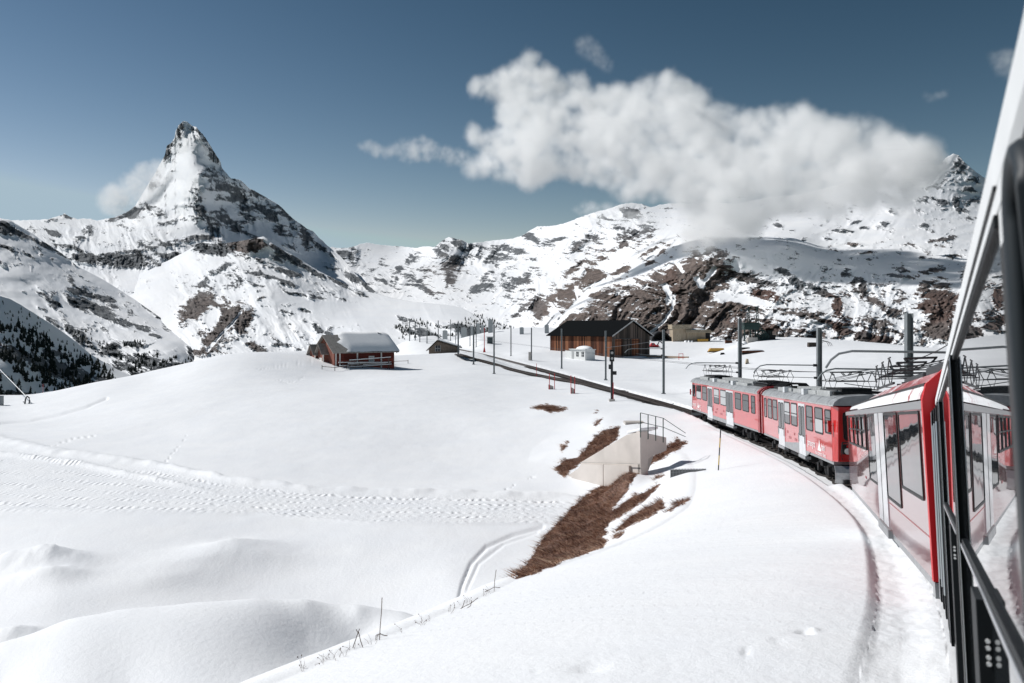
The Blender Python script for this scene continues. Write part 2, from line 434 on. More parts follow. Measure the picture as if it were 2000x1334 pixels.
mountain("snowy_mountain_ridge",
    [(560,520),(600,500),(650,482),(665,485),(690,482),(705,476),(720,474),(740,478),(790,482),(815,484),(830,481),(850,482),(862,471),(877,463),(885,465),(900,468),(915,475),(930,474),(945,472),
     (960,470),(1000,466),(1020,460),(1035,450),(1050,442),(1065,442),(1085,440),(1110,434),(1130,425),(1160,415),(1195,406),(1213,399),(1235,396),(1255,399),(1270,405),(1290,400),
     (1310,397),(1345,398),(1375,395),(1440,398),(1500,385),(1560,380),(1640,360),(1700,330),(1740,290),(1765,268),(1785,290),(1810,318),(1832,325),(1848,308),(1862,300),(1872,303),(1885,318),(1905,335),(1930,352),(1980,390),(2050,400),(2200,430)], 
    [(560,600),(760,620),(1000,668),(1300,690),(2200,720)],
    [(650,482,11000),(720,475,11500),(800,483,11500),(877,463,10500),(960,470,10500),(1050,442,9800),(1213,399,8600),(1300,398,8800),(1440,398,8400),(1640,360,8200),(1765,268,8600),(1862,300,7800),(1980,390,7400),(2200,430,7000),
     (700,520,10000),(800,520,9800),(870,500,9700),(905,520,9500),(700,560,8600),(800,570,8000),(870,555,8000),(820,610,6500),(900,600,6600),(950,560,7600),(980,520,8700),(1000,610,6000),(940,640,5400),
     (1080,490,8200),(1150,460,8000),(1200,440,7900),(1100,550,6500),(1200,520,6300),(1300,470,6300),(1280,530,5000),(1250,560,4700),(1400,500,4700),(1430,540,4500),(1060,620,5000),(1150,600,4500),(1250,620,4000),(1350,600,4000),(1400,660,3500),(1100,670,4200),(1300,690,3500),
     (1500,430,6800),(1600,420,6700),(1600,470,5600),(1740,405,6600),(1780,440,5900),(1560,470,5400),(1520,490,4900),(1620,520,4700),(1480,560,4200),(1700,480,5300),(1850,370,7000),(1840,420,6400),(1850,480,5200),(1600,580,3900),(1700,560,4100),(1850,560,4000),(1550,640,3300),(1700,650,3200),(1850,650,3100),(1700,710,2800),(2000,560,3900),(2150,650,3100)],
    rock=[(880,530,120,60,0,-0.3),(780,545,120,40,0,-0.35),(1000,540,120,70,-20,-0.3),(1120,500,140,50,-30,-0.35),(1230,450,90,50,0,-0.4),(1560,590,180,60,10,-0.3),(1720,620,160,90,10,-0.25),(1600,560,130,50,15,-0.4),(1760,490,140,30,0,-0.55),(1850,380,60,60,0,-0.4),(2000,560,140,120,0,-0.2),(670,495,18,14,0,0.55),(690,500,14,18,10,0.45),(820,500,26,12,-20,0.45),(862,490,22,22,-30,0.75),(880,520,26,26,40,0.8),(895,475,18,12,30,0.5),(925,490,30,18,20,0.35),(880,545,14,20,20,0.8),(780,525,10,7,25,0.8),
          (790,545,50,16,12,0.5),(760,550,40,8,5,0.3),(830,565,30,9,20,0.4),(940,560,36,18,-30,0.6),(955,535,30,10,-40,0.5),(960,500,40,8,-40,0.4),(985,575,30,8,-25,0.2),
          (975,500,30,10,0,0.35),(1005,490,30,10,10,0.5),(1030,505,22,6,10,0.3),(1070,475,22,8,5,0.5),(1040,465,24,10,25,0.55),(1090,467,20,5,-10,0.4),(1130,478,40,8,-38,0.3),(1230,415,24,12,15,0.9),(1225,460,28,16,-30,0.6),(1210,445,20,5,0,0.3),
          (1230,470,60,8,-32,0.3),(1180,500,60,7,-34,0.3),(1120,525,40,8,-36,0.45),(1270,490,20,5,-30,0.8),(1268,515,14,4,-35,0.8),(1215,528,24,6,-25,0.8),(1300,485,30,4,-42,0.4),
          (1010,550,40,14,-35,0.35),(1040,590,60,10,-40,0.3),(1075,590,30,14,-50,0.5),
          # brown cliffs above the plateau
          (1155,545,36,24,-25,0.78),(1105,580,26,24,-45,0.75),(1055,605,28,20,-45,0.75),(1200,610,85,60,-25,0.87),(1290,580,75,60,-20,0.93),(1350,560,70,80,0,0.99),(1390,530,40,50,10,0.93),(1130,640,70,45,-20,0.81),(1300,660,140,50,0,0.96),(1420,620,70,50,0,0.81),(1480,640,90,26,8,0.75),(1290,625,140,60,0,0.93),
          (1450,540,45,10,12,0.75),(1480,552,46,8,14,0.55),(1530,530,28,9,20,0.7),(1555,550,26,11,28,0.8),(1590,562,36,7,18,0.4),(1500,580,40,14,14,0.75),(1610,572,30,8,25,0.5),(1470,605,60,10,8,0.6),(1560,610,80,10,10,0.6),(1600,625,60,8,12,0.4),
          (1636,600,14,28,-10,0.9),(1645,640,24,22,10,0.7),(1670,550,8,14,30,0.3),(1655,535,12,14,50,0.3),(1685,560,9,22,-15,0.8),(1710,585,24,12,30,0.55),(1740,610,30,14,30,0.6),(1720,635,40,16,20,0.6),(1700,660,70,14,8,0.75),(1560,650,90,12,5,0.35),
          (1770,540,40,6,5,0.3),(1760,528,18,6,8,0.6),(1820,530,32,9,-18,0.7),(1830,590,44,44,-5,1.3),(1835,640,36,30,-10,1.0),(1810,560,14,14,-30,0.7),(1590,660,50,10,0,0.4),(1720,680,40,18,0,0.9),(1820,690,50,12,5,0.5),
          (1670,477,22,4,4,0.7),(1690,493,26,4,-5,0.6),(1520,440,12,5,5,0.7),(1523,430,10,3,5,0.5),(1640,450,26,3,3,0.5),(1616,466,12,4,5,0.6),(1687,445,10,4,0,0.5),(1727,438,10,7,0,0.5),(1715,443,10,4,0,0.4),(1740,455,6,3,0,0.5),(1670,435,12,3,-15,0.5),(1825,470,18,4,-5,0.6),(1850,465,26,5,-8,0.6),(1800,503,10,4,5,0.5),(1860,500,26,5,0,0.4),
          (1740,412,14,6,30,0.5),(1805,442,14,6,20,0.6),(1840,395,20,8,10,0.85),(1868,398,8,20,-20,0.9),(1885,370,22,6,5,0.7),(1900,350,20,10,20,0.4),(1875,330,18,18,30,0.35),(1780,290,16,14,0,0.3),
          (1900,560,30,40,0,0.8),(1950,600,40,40,0,0.8),(1930,520,60,10,0,0.4),(2020,620,60,60,0,0.9),(1420,575,40,12,10,0.4)],
    lines=[([(1480,655),(1560,668),(1650,672),(1760,690)],5,0.4)],
    snow=[([(1316,505),(1333,530)],4),([(1395,525),(1380,545),(1368,556)],6),([(1362,545),(1372,560)],7),([(1298,558),(1308,575),(1305,590)],6),([(1318,575),(1312,605),(1295,630),(1270,650)],3),
          (1205,575,6,2,-40),(1185,600,6,2,-35),(1210,605,5,5,0),(1135,605,5,2,-40),(1160,630,10,3,-45),(1190,615,5,3,0),(1120,625,10,2,-45),(1240,590,10,2,-40),(1260,560,8,2,-50),([(1125,560),(1128,590)],2),([(1190,545),(1150,570),(1120,600),(1080,640)],5),([(1140,565),(1180,545)],2),
          ([(1085,620),(1060,650)],4),(1440,580,60,9,8,1.4),(1460,590,60,6,8,0.8)],
    base_rock=-0.8, nv=330, relief=34.0, ampu=((1150, 1500), (2.2, 0.9)), amp=(85, 70), gully=42.0, gang=-52.0, gasp=3.2, seed=11, strata=(9.0, 3.6, 8.0), rocknoise=0.9, jag=2.2,
    brown=[(1270,610,220,130,0,1.0),(1155,545,60,40,-25,0.9),(1480,630,140,60,0,0.8),(870,545,40,40,0,0.5),(1830,610,80,80,0,0.8),(1680,640,120,80,0,0.7),(1685,480,60,20,0,0.8),(1830,500,80,40,0,0.6),(1950,600,90,80,0,0.8)],
    red=[(1636,605,22,40,0,0.8),(1645,640,40,24,0,0.5),(1500,582,36,16,14,0.9),(1830,600,60,30,0,0.6),(1480,635,60,10,8,0.6),(1310,560,14,40,0,0.5),(1725,670,30,16,0,0.7),(1590,650,30,20,0,0.4)])

mountain("snowy_hill",
    [(150,600),(190,560),(230,545),(290,528),(330,508),(370,487),(385,476),(400,472),(440,475),(462,472),(490,467),(515,462),(521,466),(530,474),(545,484),(580,503),(620,528),(656,546),(700,565),(737,574),(766,582),(802,589),(870,595),(899,600),(928,615),(964,627),(991,640),(1040,655)], 760,
    [(150,600,5000),(230,545,5500),(330,508,5500),(385,476,5350),(440,475,5150),(515,462,4950),(545,484,5000),(620,528,5100),(700,565,4900),(766,582,4700),(870,595,4500),(928,615,4000),(991,640,3300),
     (440,495,5050),(515,485,4850),(400,520,4900),(300,560,4800),(360,580,4300),(440,540,4500),(520,540,4450),(600,560,4500),(700,600,4200),(800,620,3700),(900,640,3000),(460,580,4000),(520,580,3850),
     (390,610,3800),(470,640,3300),(520,620,3500),(600,620,3500),(700,640,3200),(420,680,3000),(370,650,3400),(600,680,2900),(800,670,2700),(500,700,2800),(700,740,2400),(900,740,2300),(350,740,2800),(250,700,3600)],
    rock=[(520,520,130,50,12,-0.35),(420,560,80,40,-20,-0.35),(440,640,90,70,0,-0.3),(600,560,120,30,20,-0.5),(560,660,120,40,0,-0.45),(420,487,46,14,2,0.95),(490,480,34,15,-4,1.5),(395,480,20,9,0,0.8),(440,478,26,9,0,1.0),(545,492,26,9,40,1.1),(575,508,34,8,33,0.95),(615,532,40,6,30,0.85),(652,548,22,5,30,0.5),
          (540,506,20,7,20,0.6),(535,525,45,7,12,0.45),(570,535,24,9,14,0.95),(515,538,40,6,14,0.45),(480,530,40,5,10,0.3),(550,548,40,5,18,0.4),(560,555,20,5,20,0.5),(495,555,26,6,18,0.35),(420,530,40,8,-25,0.25),(400,550,26,9,-40,0.35),(440,520,30,5,-25,0.3),
          (600,578,50,6,10,0.35),(670,585,20,5,18,0.35),(598,608,14,4,12,0.7),(690,566,40,5,25,0.4),(640,520,30,4,30,0.2),
          (385,600,46,24,-38,1.15),(440,600,26,20,45,0.75),(450,620,20,34,38,1.4),(425,650,14,40,38,1.1),(475,625,16,30,35,1.2),(420,595,40,10,0,0.6),(360,620,20,10,-45,0.7),(410,670,40,20,-45,0.45),(395,690,30,12,0,0.6),(500,678,36,10,18,0.5),(550,672,30,6,5,0.35),(620,640,20,14,60,0.35),(640,655,10,20,20,0.6),(510,582,10,3,-20,0.6),(465,597,10,5,30,0.6),
          (800,640,18,30,-60,0.4),(830,650,40,10,20,0.7),(930,650,60,12,20,0.9),(880,640,40,8,20,0.3)],
    snow=[([(470,610),(455,630),(430,655),(405,685)],3.0),(430,590,8,4,0),(415,620,10,20,35,1.2),(700,610,70,20,10,0.5),(860,615,60,14,10,0.7)],
    base_rock=-0.95, nv=260, amp=(120, 60), gully=36.0, gang=60.0, gasp=3.0, seed=23, strata=(11.0, 3.2, 14.0), rocknoise=0.72, jag=1.0,
    brown=[(490,480,40,20,0,0.8),(420,640,110,70,0,0.75)])

mountain("snowy_hillside",
    [(-120,410),(-60,418),(0,426),(20,430),(40,442),(62,455),(81,469),(121,495),(150,519),(200,545),(263,585),(310,618),(332,633),(356,650),(372,668),(386,690),(396,705),(430,720)], 800,
    [(-120,410,4400),(0,426,4300),(81,469,4400),(150,519,4500),(263,585,4300),(332,633,3900),(356,650,3600),(396,705,3100),
     (0,480,3900),(80,520,3900),(160,560,3950),(60,580,3300),(150,600,3500),(250,620,3600),(300,660,3100),(200,680,2800),(100,660,2700),(340,690,2800),(300,740,2300),(200,760,2200),(0,640,2700),(0,760,1900),(350,760,2200),(-120,600,3000)],
    rock=[(200,600,150,50,28,-0.4),(260,690,140,40,10,-0.2),(60,500,90,30,20,-0.5),(12,448,26,14,20,1.0),(40,458,40,7,22,0.6),(5,437,14,6,20,0.9),(90,480,26,6,30,0.6),(120,497,24,5,30,0.6),(150,515,14,6,30,0.5),(20,486,50,5,20,0.1),(60,500,30,4,20,0.1),(5,515,20,5,25,0.1),(80,497,14,4,15,0.3),(108,507,12,4,10,0.4),
          (150,570,30,6,15,0.75),(195,581,36,6,12,1.0),(150,592,34,10,35,0.75),(100,585,40,14,50,0.25),(190,605,50,12,28,1.05),(225,625,40,7,35,0.7),(160,600,20,8,40,0.4),(80,600,20,6,30,0.3),(250,632,16,6,20,0.8),(280,640,30,9,15,0.65),(300,612,40,5,35,0.35),(335,640,26,10,28,0.5),
          (100,625,30,7,35,0.3),(150,655,40,14,45,0.65),(170,665,40,7,45,0.8),(215,680,26,12,-30,0.75),(225,690,50,12,20,0.45),(260,672,26,6,10,0.9),(300,655,14,4,10,0.8),(280,705,60,16,10,0.75),(330,715,60,12,5,0.8),(240,715,60,12,10,0.6),(375,690,10,26,-20,0.6),(300,735,80,16,0,0.7)],
    snow=[(330,670,26,12,-25,1.2),([(357,655),(310,672),(275,685)],4.5),(250,650,40,6,20,0.6)],
    base_rock=-0.95, nv=240, amp=(90, 80), gully=40.0, gang=35.0, gasp=3.2, seed=31, strata=(10.0, 3.4, 26.0), rocknoise=0.7, jag=0.9)

mountain("shaded_hillside",
    [(-140,545),(-80,555),(0,577),(20,583),(40,594),(60,607),(80,620),(100,632),(125,650),(150,668),(175,690),(205,708),(225,720),(260,735),(300,748),(340,760)], 860,
    [(-140,545,1100),(0,577,1400),(60,607,1550),(150,668,1900),(225,720,2100),(340,760,2300),(0,640,1200),(80,680,1400),(160,720,1650),(0,720,950),(100,760,1150),(200,760,1500),(0,830,800),(150,830,1000),(340,840,1500),(-140,700,800)],
    rock=[(60,640,80,30,25,-0.5),(20,690,60,16,18,1.0),(90,715,70,26,15,0.6),(150,735,60,20,15,0.5),(105,690,40,8,10,0.6),(30,770,50,10,5,0.5),(20,740,40,5,30,0.0),(200,745,50,12,15,0.3)],
    base_rock=-1.2, nv=200, relief=8.0, amp=(16, 20), gully=40.0, gang=40.0, gasp=3.0, seed=41, strata=(8.0, 3.0, 20.0), rocknoise=0.6, jag=0.6, back=300)
# ------------------------------------------------------------------ clouds
def cloud_material(name, dens, aniso=0.0):
    m = bpy.data.materials.new(name); m.use_nodes = True
    nt = m.node_tree; nt.nodes.clear()
    o = nt.nodes.new('ShaderNodeOutputMaterial'); p = nt.nodes.new('ShaderNodeVolumePrincipled')
    p.inputs['Color'].default_value = (0.9995, 0.9997, 1.0, 1)
    p.inputs['Density'].default_value = dens
    p.inputs['Anisotropy'].default_value = aniso
    nt.links.new(p.outputs[0], o.inputs['Volume'])
    return m

def in_poly(u, v, poly):
    c = np.zeros(len(u), bool); n = len(poly)
    for i in range(n):
        (x1, y1), (x2, y2) = poly[i], poly[(i + 1) % n]
        m = ((y1 > v) != (y2 > v)) & (u < (x2 - x1) * (v - y1) / (y2 - y1 + 1e-9) + x1)
        c ^= m
    return c
def poly_dist(u, v, poly):
    d = np.full(len(u), 1e9); n = len(poly)
    for i in range(n):
        (a, b), (c, e) = poly[i], poly[(i + 1) % n]
        dx, dy = c - a, e - b
        t = np.clip(((u - a) * dx + (v - b) * dy) / (dx * dx + dy * dy + 1e-9), 0, 1)
        d = np.minimum(d, np.hypot(u - a - t * dx, v - b - t * dy))
    return d

def cloud(name, polys, Y, thick, spacing, radius, nscale, namp, voxel, dens, seed=0, soft=1.0, lean=0.0, swing=0.0):
    """A real volume: voxels near a cloud of core points, eaten into by noise, filled with a scattering medium."""
    rng = np.random.default_rng(seed)
    m_px = Y / F_
    pts = []
    for poly in polys:
        pa = np.array(poly, float)
        (u0, v0), (u1, v1) = pa.min(0), pa.max(0)
        n = int((u1 - u0) * (v1 - v0) * m_px * m_px / spacing ** 2 * 6) + 60
        u = rng.uniform(u0, u1, n); v = rng.uniform(v0, v1, n)
        k = in_poly(u, v, poly); u, v = u[k], v[k]
        d = poly_dist(u, v, poly) * m_px
        k = d > radius * 0.55; u, v, d = u[k], v[k], d[k]
        # the bank leans back as it rises and swings away to the left
        y = Y + lean * (v1 - v) * m_px - swing * (u - 0.5 * (u0 + u1)) * m_px + rng.uniform(-1, 1, len(u)) * np.minimum(thick, d * 1.1)
        pts += [((a - U0) / F_ * c, c, (V0 - b) / F_ * c) for a, b, c in zip(u, v, y)]
    pts = np.array(pts)
    me = bpy.data.meshes.new(name)
    me.vertices.add(len(pts)); me.vertices.foreach_set('co', pts.astype(np.float32).ravel())
    lo = pts.min(0) - radius * 1.5; hi = pts.max(0) + radius * 1.5
    o = link(name, me)
    ng = bpy.data.node_groups.new(name + "_field", 'GeometryNodeTree')
    ng.interface.new_socket('Geometry', in_out='INPUT', socket_type='NodeSocketGeometry')
    ng.interface.new_socket('Geometry', in_out='OUTPUT', socket_type='NodeSocketGeometry')
    N, L = ng.nodes, ng.links
    gi, go = N.new('NodeGroupInput'), N.new('NodeGroupOutput')
    vc = N.new('GeometryNodeVolumeCube')
    vc.inputs['Min'].default_value = tuple(lo); vc.inputs['Max'].default_value = tuple(hi)
    for i, ax in enumerate('XYZ'): vc.inputs['Resolution ' + ax].default_value = max(8, int((hi[i] - lo[i]) / voxel))
    px = N.new('GeometryNodeProximity'); px.target_element = 'POINTS'
    L.new(gi.outputs[0], px.inputs[0])
    pos = N.new('GeometryNodeInputPosition')
    nz = N.new('ShaderNodeTexNoise'); nz.inputs['Scale'].default_value = nscale; nz.inputs['Detail'].default_value = 7; nz.inputs['Roughness'].default_value = 0.66
    L.new(pos.outputs[0], nz.inputs['Vector'])
    L.new(pos.outputs[0], px.inputs['Source Position'])
    def mth(op, a, b, c=None):
        x = N.new('ShaderNodeMath'); x.operation = op
        for i, s in enumerate((a, b, c)):
            if s is None: continue
            if isinstance(s, (int, float)): x.inputs[i].default_value = s
            else: L.new(s, x.inputs[i])
        return x.outputs[0]
    n0 = mth('MULTIPLY', mth('SUBTRACT', nz.outputs[0], 0.5), namp)
    s = mth('ADD', mth('SUBTRACT', radius, px.outputs['Distance']), n0)
    mr = N.new('ShaderNodeMapRange'); mr.interpolation_type = 'SMOOTHSTEP'
    L.new(s, mr.inputs[0]); mr.inputs[1].default_value = 0.0; mr.inputs[2].default_value = radius * soft
    mr.inputs[3].default_value = 0.0; mr.inputs[4].default_value = 1.0
    L.new(mr.outputs[0], vc.inputs['Density'])
    sm = N.new('GeometryNodeSetMaterial'); sm.inputs['Material'].default_value = cloud_material(name + "_vapour", dens)
    L.new(vc.outputs[0], sm.inputs[0]); L.new(sm.outputs[0], go.inputs[0])
    md = o.modifiers.new("field", 'NODES'); md.node_group = ng
    o.data.materials.append(sm.inputs['Material'].default_value)
    tag(o, None, None, None, 'stuff')
    return o

CLOUD = [(880,350),(930,300),(900,262),(905,235),(950,245),(960,215),(930,195),(895,165),(920,145),(960,140),(1000,120),(1030,95),(1065,105),(1100,150),(1140,140),(1180,165),(1230,165),(1265,140),(1310,130),(1350,165),(1400,190),(1440,215),
         (1500,212),(1560,185),(1600,215),(1680,225),(1740,245),(1800,275),(1850,300),(1860,330),(1840,375),(1790,405),(1730,412),(1650,425),(1560,425),(1500,430),(1480,470),(1400,490),(1340,500),(1290,470),(1330,440),(1300,405),(1230,400),(1190,385),(1130,368),(1080,360),(1050,372),(990,365),(930,352)]
cloud("cloud", [CLOUD], 4500, 330, 64, 86, 1/250.0, 260, 11.0, 0.022, 1, 1.7, 0.9, 0.7)
cloud("cloud", [[(680,285),(720,275),(770,285),(800,268),(825,262),(850,280),(890,290),(930,300),(900,330),(850,315),(800,315),(740,315)]], 5200, 120, 40, 42, 1/110.0, 150, 8.0, 0.012, 2, 2.0)
cloud("cloud", [[(1120,75),(1150,68),(1175,90),(1205,125),(1190,150),(1150,120),(1125,105)]], 5200, 70, 30, 40, 1/120.0, 120, 7.0, 0.005, 3, 2.4)
cloud("cloud", [[(1110,405),(1150,390),(1200,400),(1290,420),(1310,440),(1240,445),(1160,440)]], 6400, 100, 40, 50, 1/120.0, 150, 9.0, 0.008, 4, 2.0)
cloud("cloud", [[(185,385),(215,355),(240,345),(275,315),(312,312),(335,345),(345,380),(320,402),(280,412),(235,428),(190,418)]], 7560, 110, 45, 64, 1/200.0, 200, 11.0, 0.014, 5, 2.2)
cloud("cloud", [[(1930,100),(1960,92),(1990,95),(2000,150),(1960,160),(1940,140)]], 5200, 70, 30, 48, 1/130.0, 130, 8.0, 0.007, 6, 2.4)
cloud("cloud", [[(1795,182),(1825,180),(1858,170),(1850,188),(1815,205)]], 5200, 50, 24, 34, 1/100.0, 100, 7.0, 0.006, 7, 2.4)
# ------------------------------------------------------------------ railway alignment (centre line of the track, rail level)
TRK = np.array([(-9.3,-22,0.9),(-3.9,-11.4,-0.6),(1.43,-0.72,-2.2),(4.6,5.55,-3.15),(7.6,11.8,-4.1),(11.0,20.5,-5.15),(13.55,30.0,-6.02),(15.0,38.5,-6.53),(15.9,47.5,-6.97),(16.3,57.5,-7.3),(16.15,67.7,-7.55),
                (15.2,85,-7.85),(13.2,102,-8.0),(10.0,128,-8.12),(5.6,160,-8.2),(0.8,190,-8.2),(-9.0,250,-8.2),(-18.5,300,-8.2),(-30,360,-8.0)])
def _cr(pts, n):
    """Catmull-Rom through pts, n steps a span."""
    out = []
    for i in range(len(pts) - 1):
        p0, p1, p2, p3 = pts[max(i-1,0)], pts[i], pts[i+1], pts[min(i+2,len(pts)-1)]
        for k in range(n):
            t = k / n
            out.append(0.5 * (2*p1 + (p2-p0)*t + (2*p0-5*p1+4*p2-p3)*t*t + (3*p1-p0-3*p2+p3)*t**3))
    out.append(pts[-1]); return np.array(out)
TRKS = _cr(TRK, 6)
def track_local(X, Y):
    """Lateral offset from the centre line (left positive) and rail level for every point."""
    best = np.full(X.shape, 1e18); off = np.zeros(X.shape); zr = np.zeros(X.shape); along = np.zeros(X.shape); acc = 0.0
    for (a, b, c), (d, e, f) in zip(TRKS[:-1], TRKS[1:]):
        dx, dy = d - a, e - b; l2 = dx * dx + dy * dy; l = math.sqrt(l2)
        t = np.clip(((X - a) * dx + (Y - b) * dy) / l2, 0, 1)
        ex, ey = X - a - t * dx, Y - b - t * dy
        r = ex * ex + ey * ey; k = r < best
        best = np.where(k, r, best); zr = np.where(k, c + t * (f - c), zr); along = np.where(k, acc + t * l, along)
        off = np.where(k, np.sign(dx * (Y - b) - dy * (X - a)) * np.sqrt(r), off); acc += l
    return off, zr, along

# ------------------------------------------------------------------ ground
_g = []
def gz(*l):
    for u, v, z in l: _g.append(tuple(PZ(u, v, z)))
def gy(*l):
    for u, v, y in l: _g.append(tuple(P(u, v, y)))
gz((-200,1300,-7.4),(0,1255,-7.3),(130,1210,-7.2),(250,1190,-7.15),(380,1178,-7.05),(500,1170,-7.0),(600,1175,-7.05),(700,1190,-7.2),(790,1197,-7.4),
   (250,1334,-7.2),(0,1334,-7.5),(450,1334,-7.2),(250,1600,-6.6),(0,1700,-6.6),(600,1450,-7.2),(600,1250,-7.5),(700,1270,-7.9))
for u, v in ((-200,1300),(0,1262),(130,1240),(250,1225),(500,1205),(700,1230),(850,1230)):
    _g.append(tuple(P(u, v + 40, 25.0 - (3.0 if u < 100 else 0)))) 
gz((100,1150,-9.9),(300,1120,-9.9),(700,1080,-9.8),(880,1120,-9.7),(0,1000,-10.2),(0,1090,-10.1),(500,1000,-9.8),(900,1022,-9.6),(1100,1020,-9.6),(500,940,-9.8),(0,860,-10.3),(-300,880,-10.6),(-300,1000,-10.4),(1000,965,-9.6),(1130,965,-9.5),
   (300,850,-9.9),(300,780,-9.1),(300,745,-8.5),(100,820,-11.0),(0,800,-11.6),(600,890,-9.7),(600,850,-9.2),(600,780,-8.2),(600,735,-7.5),(850,900,-9.8),(900,850,-9.2),(920,815,-8.4),(1000,890,-9.6),(1050,920,-9.6),(850,780,-8.1),(780,735,-7.35),(655,721,-7.1),(770,709,-7.05),(900,730,-7.6),(840,712,-7.2),
   (950,760,-8.1),(1000,738,-8.15),(1050,760,-8.1),(1100,765,-8.1),(1200,790,-7.95),(1070,800,-7.9),(1130,850,-8.6),(1090,905,-9.4),(1180,825,-7.7),(1230,812,-7.5),(1010,800,-8.4),
   (1100,722,-8.2),(1140,702,-8.05),(1183,743,-8.05),(1296,772,-8.0),(1250,720,-8.3),(1340,700,-7.6),(1400,690,-7.0),(1400,722,-8.0),(880,700,-8.0),(960,690,-8.3),(1040,706,-8.3))
gy((-300,790,140),(0,772,140),(60,772,140),(180,748,145),(300,726,150),(450,701,158),(610,690,166),(700,686,172),(790,693,172),(845,690,180),
   (800,667,300),(848,657,330),(900,660,350),(950,650,380),(1050,650,400),(1350,660,300),(1450,668,220),(1514,659,220),(1572,666,200),(1644,671,190),(1716,676,180),(1788,683,160),(1850,690,150),(1950,700,140),(2300,690,140),
   (1075,684,240),(1195,698,222),(1270,688,245),(1000,672,300),(920,668,300),(1500,725,110),(1620,722,95),(1700,715,110),(1850,720,100))
for u, z in ((-300,-45),(0,-45),(300,-45),(600,-40),(740,-30)): _g.append(((u-1000)/1600*230, 230, z))
for u in (850,1000,1200,1450,1700,2000,2300): _g.append(((u-1000)/1600*620, 620, -75))
_g += [(25,20,-4.0),(20,0,-1.6),(40,40,-4.6),(30,60,-5.6),(45,10,-2.0),(14,2,-2.4),(-9,9,-7.0),(-14,4,-6.6),(-5,4,-6.6),(-25,12,-7.4),(-60,40,-11),(-90,70,-12)]
_g = np.array(_g)
def gcoord(X, Y): return X / np.maximum(Y, 1.0) * 2.2, np.log(np.maximum(Y, 1.0)) * 1.15
_ground = tps(np.stack(gcoord(_g[:, 0], _g[:, 1]), -1), _g[:, 2], 0.0008)

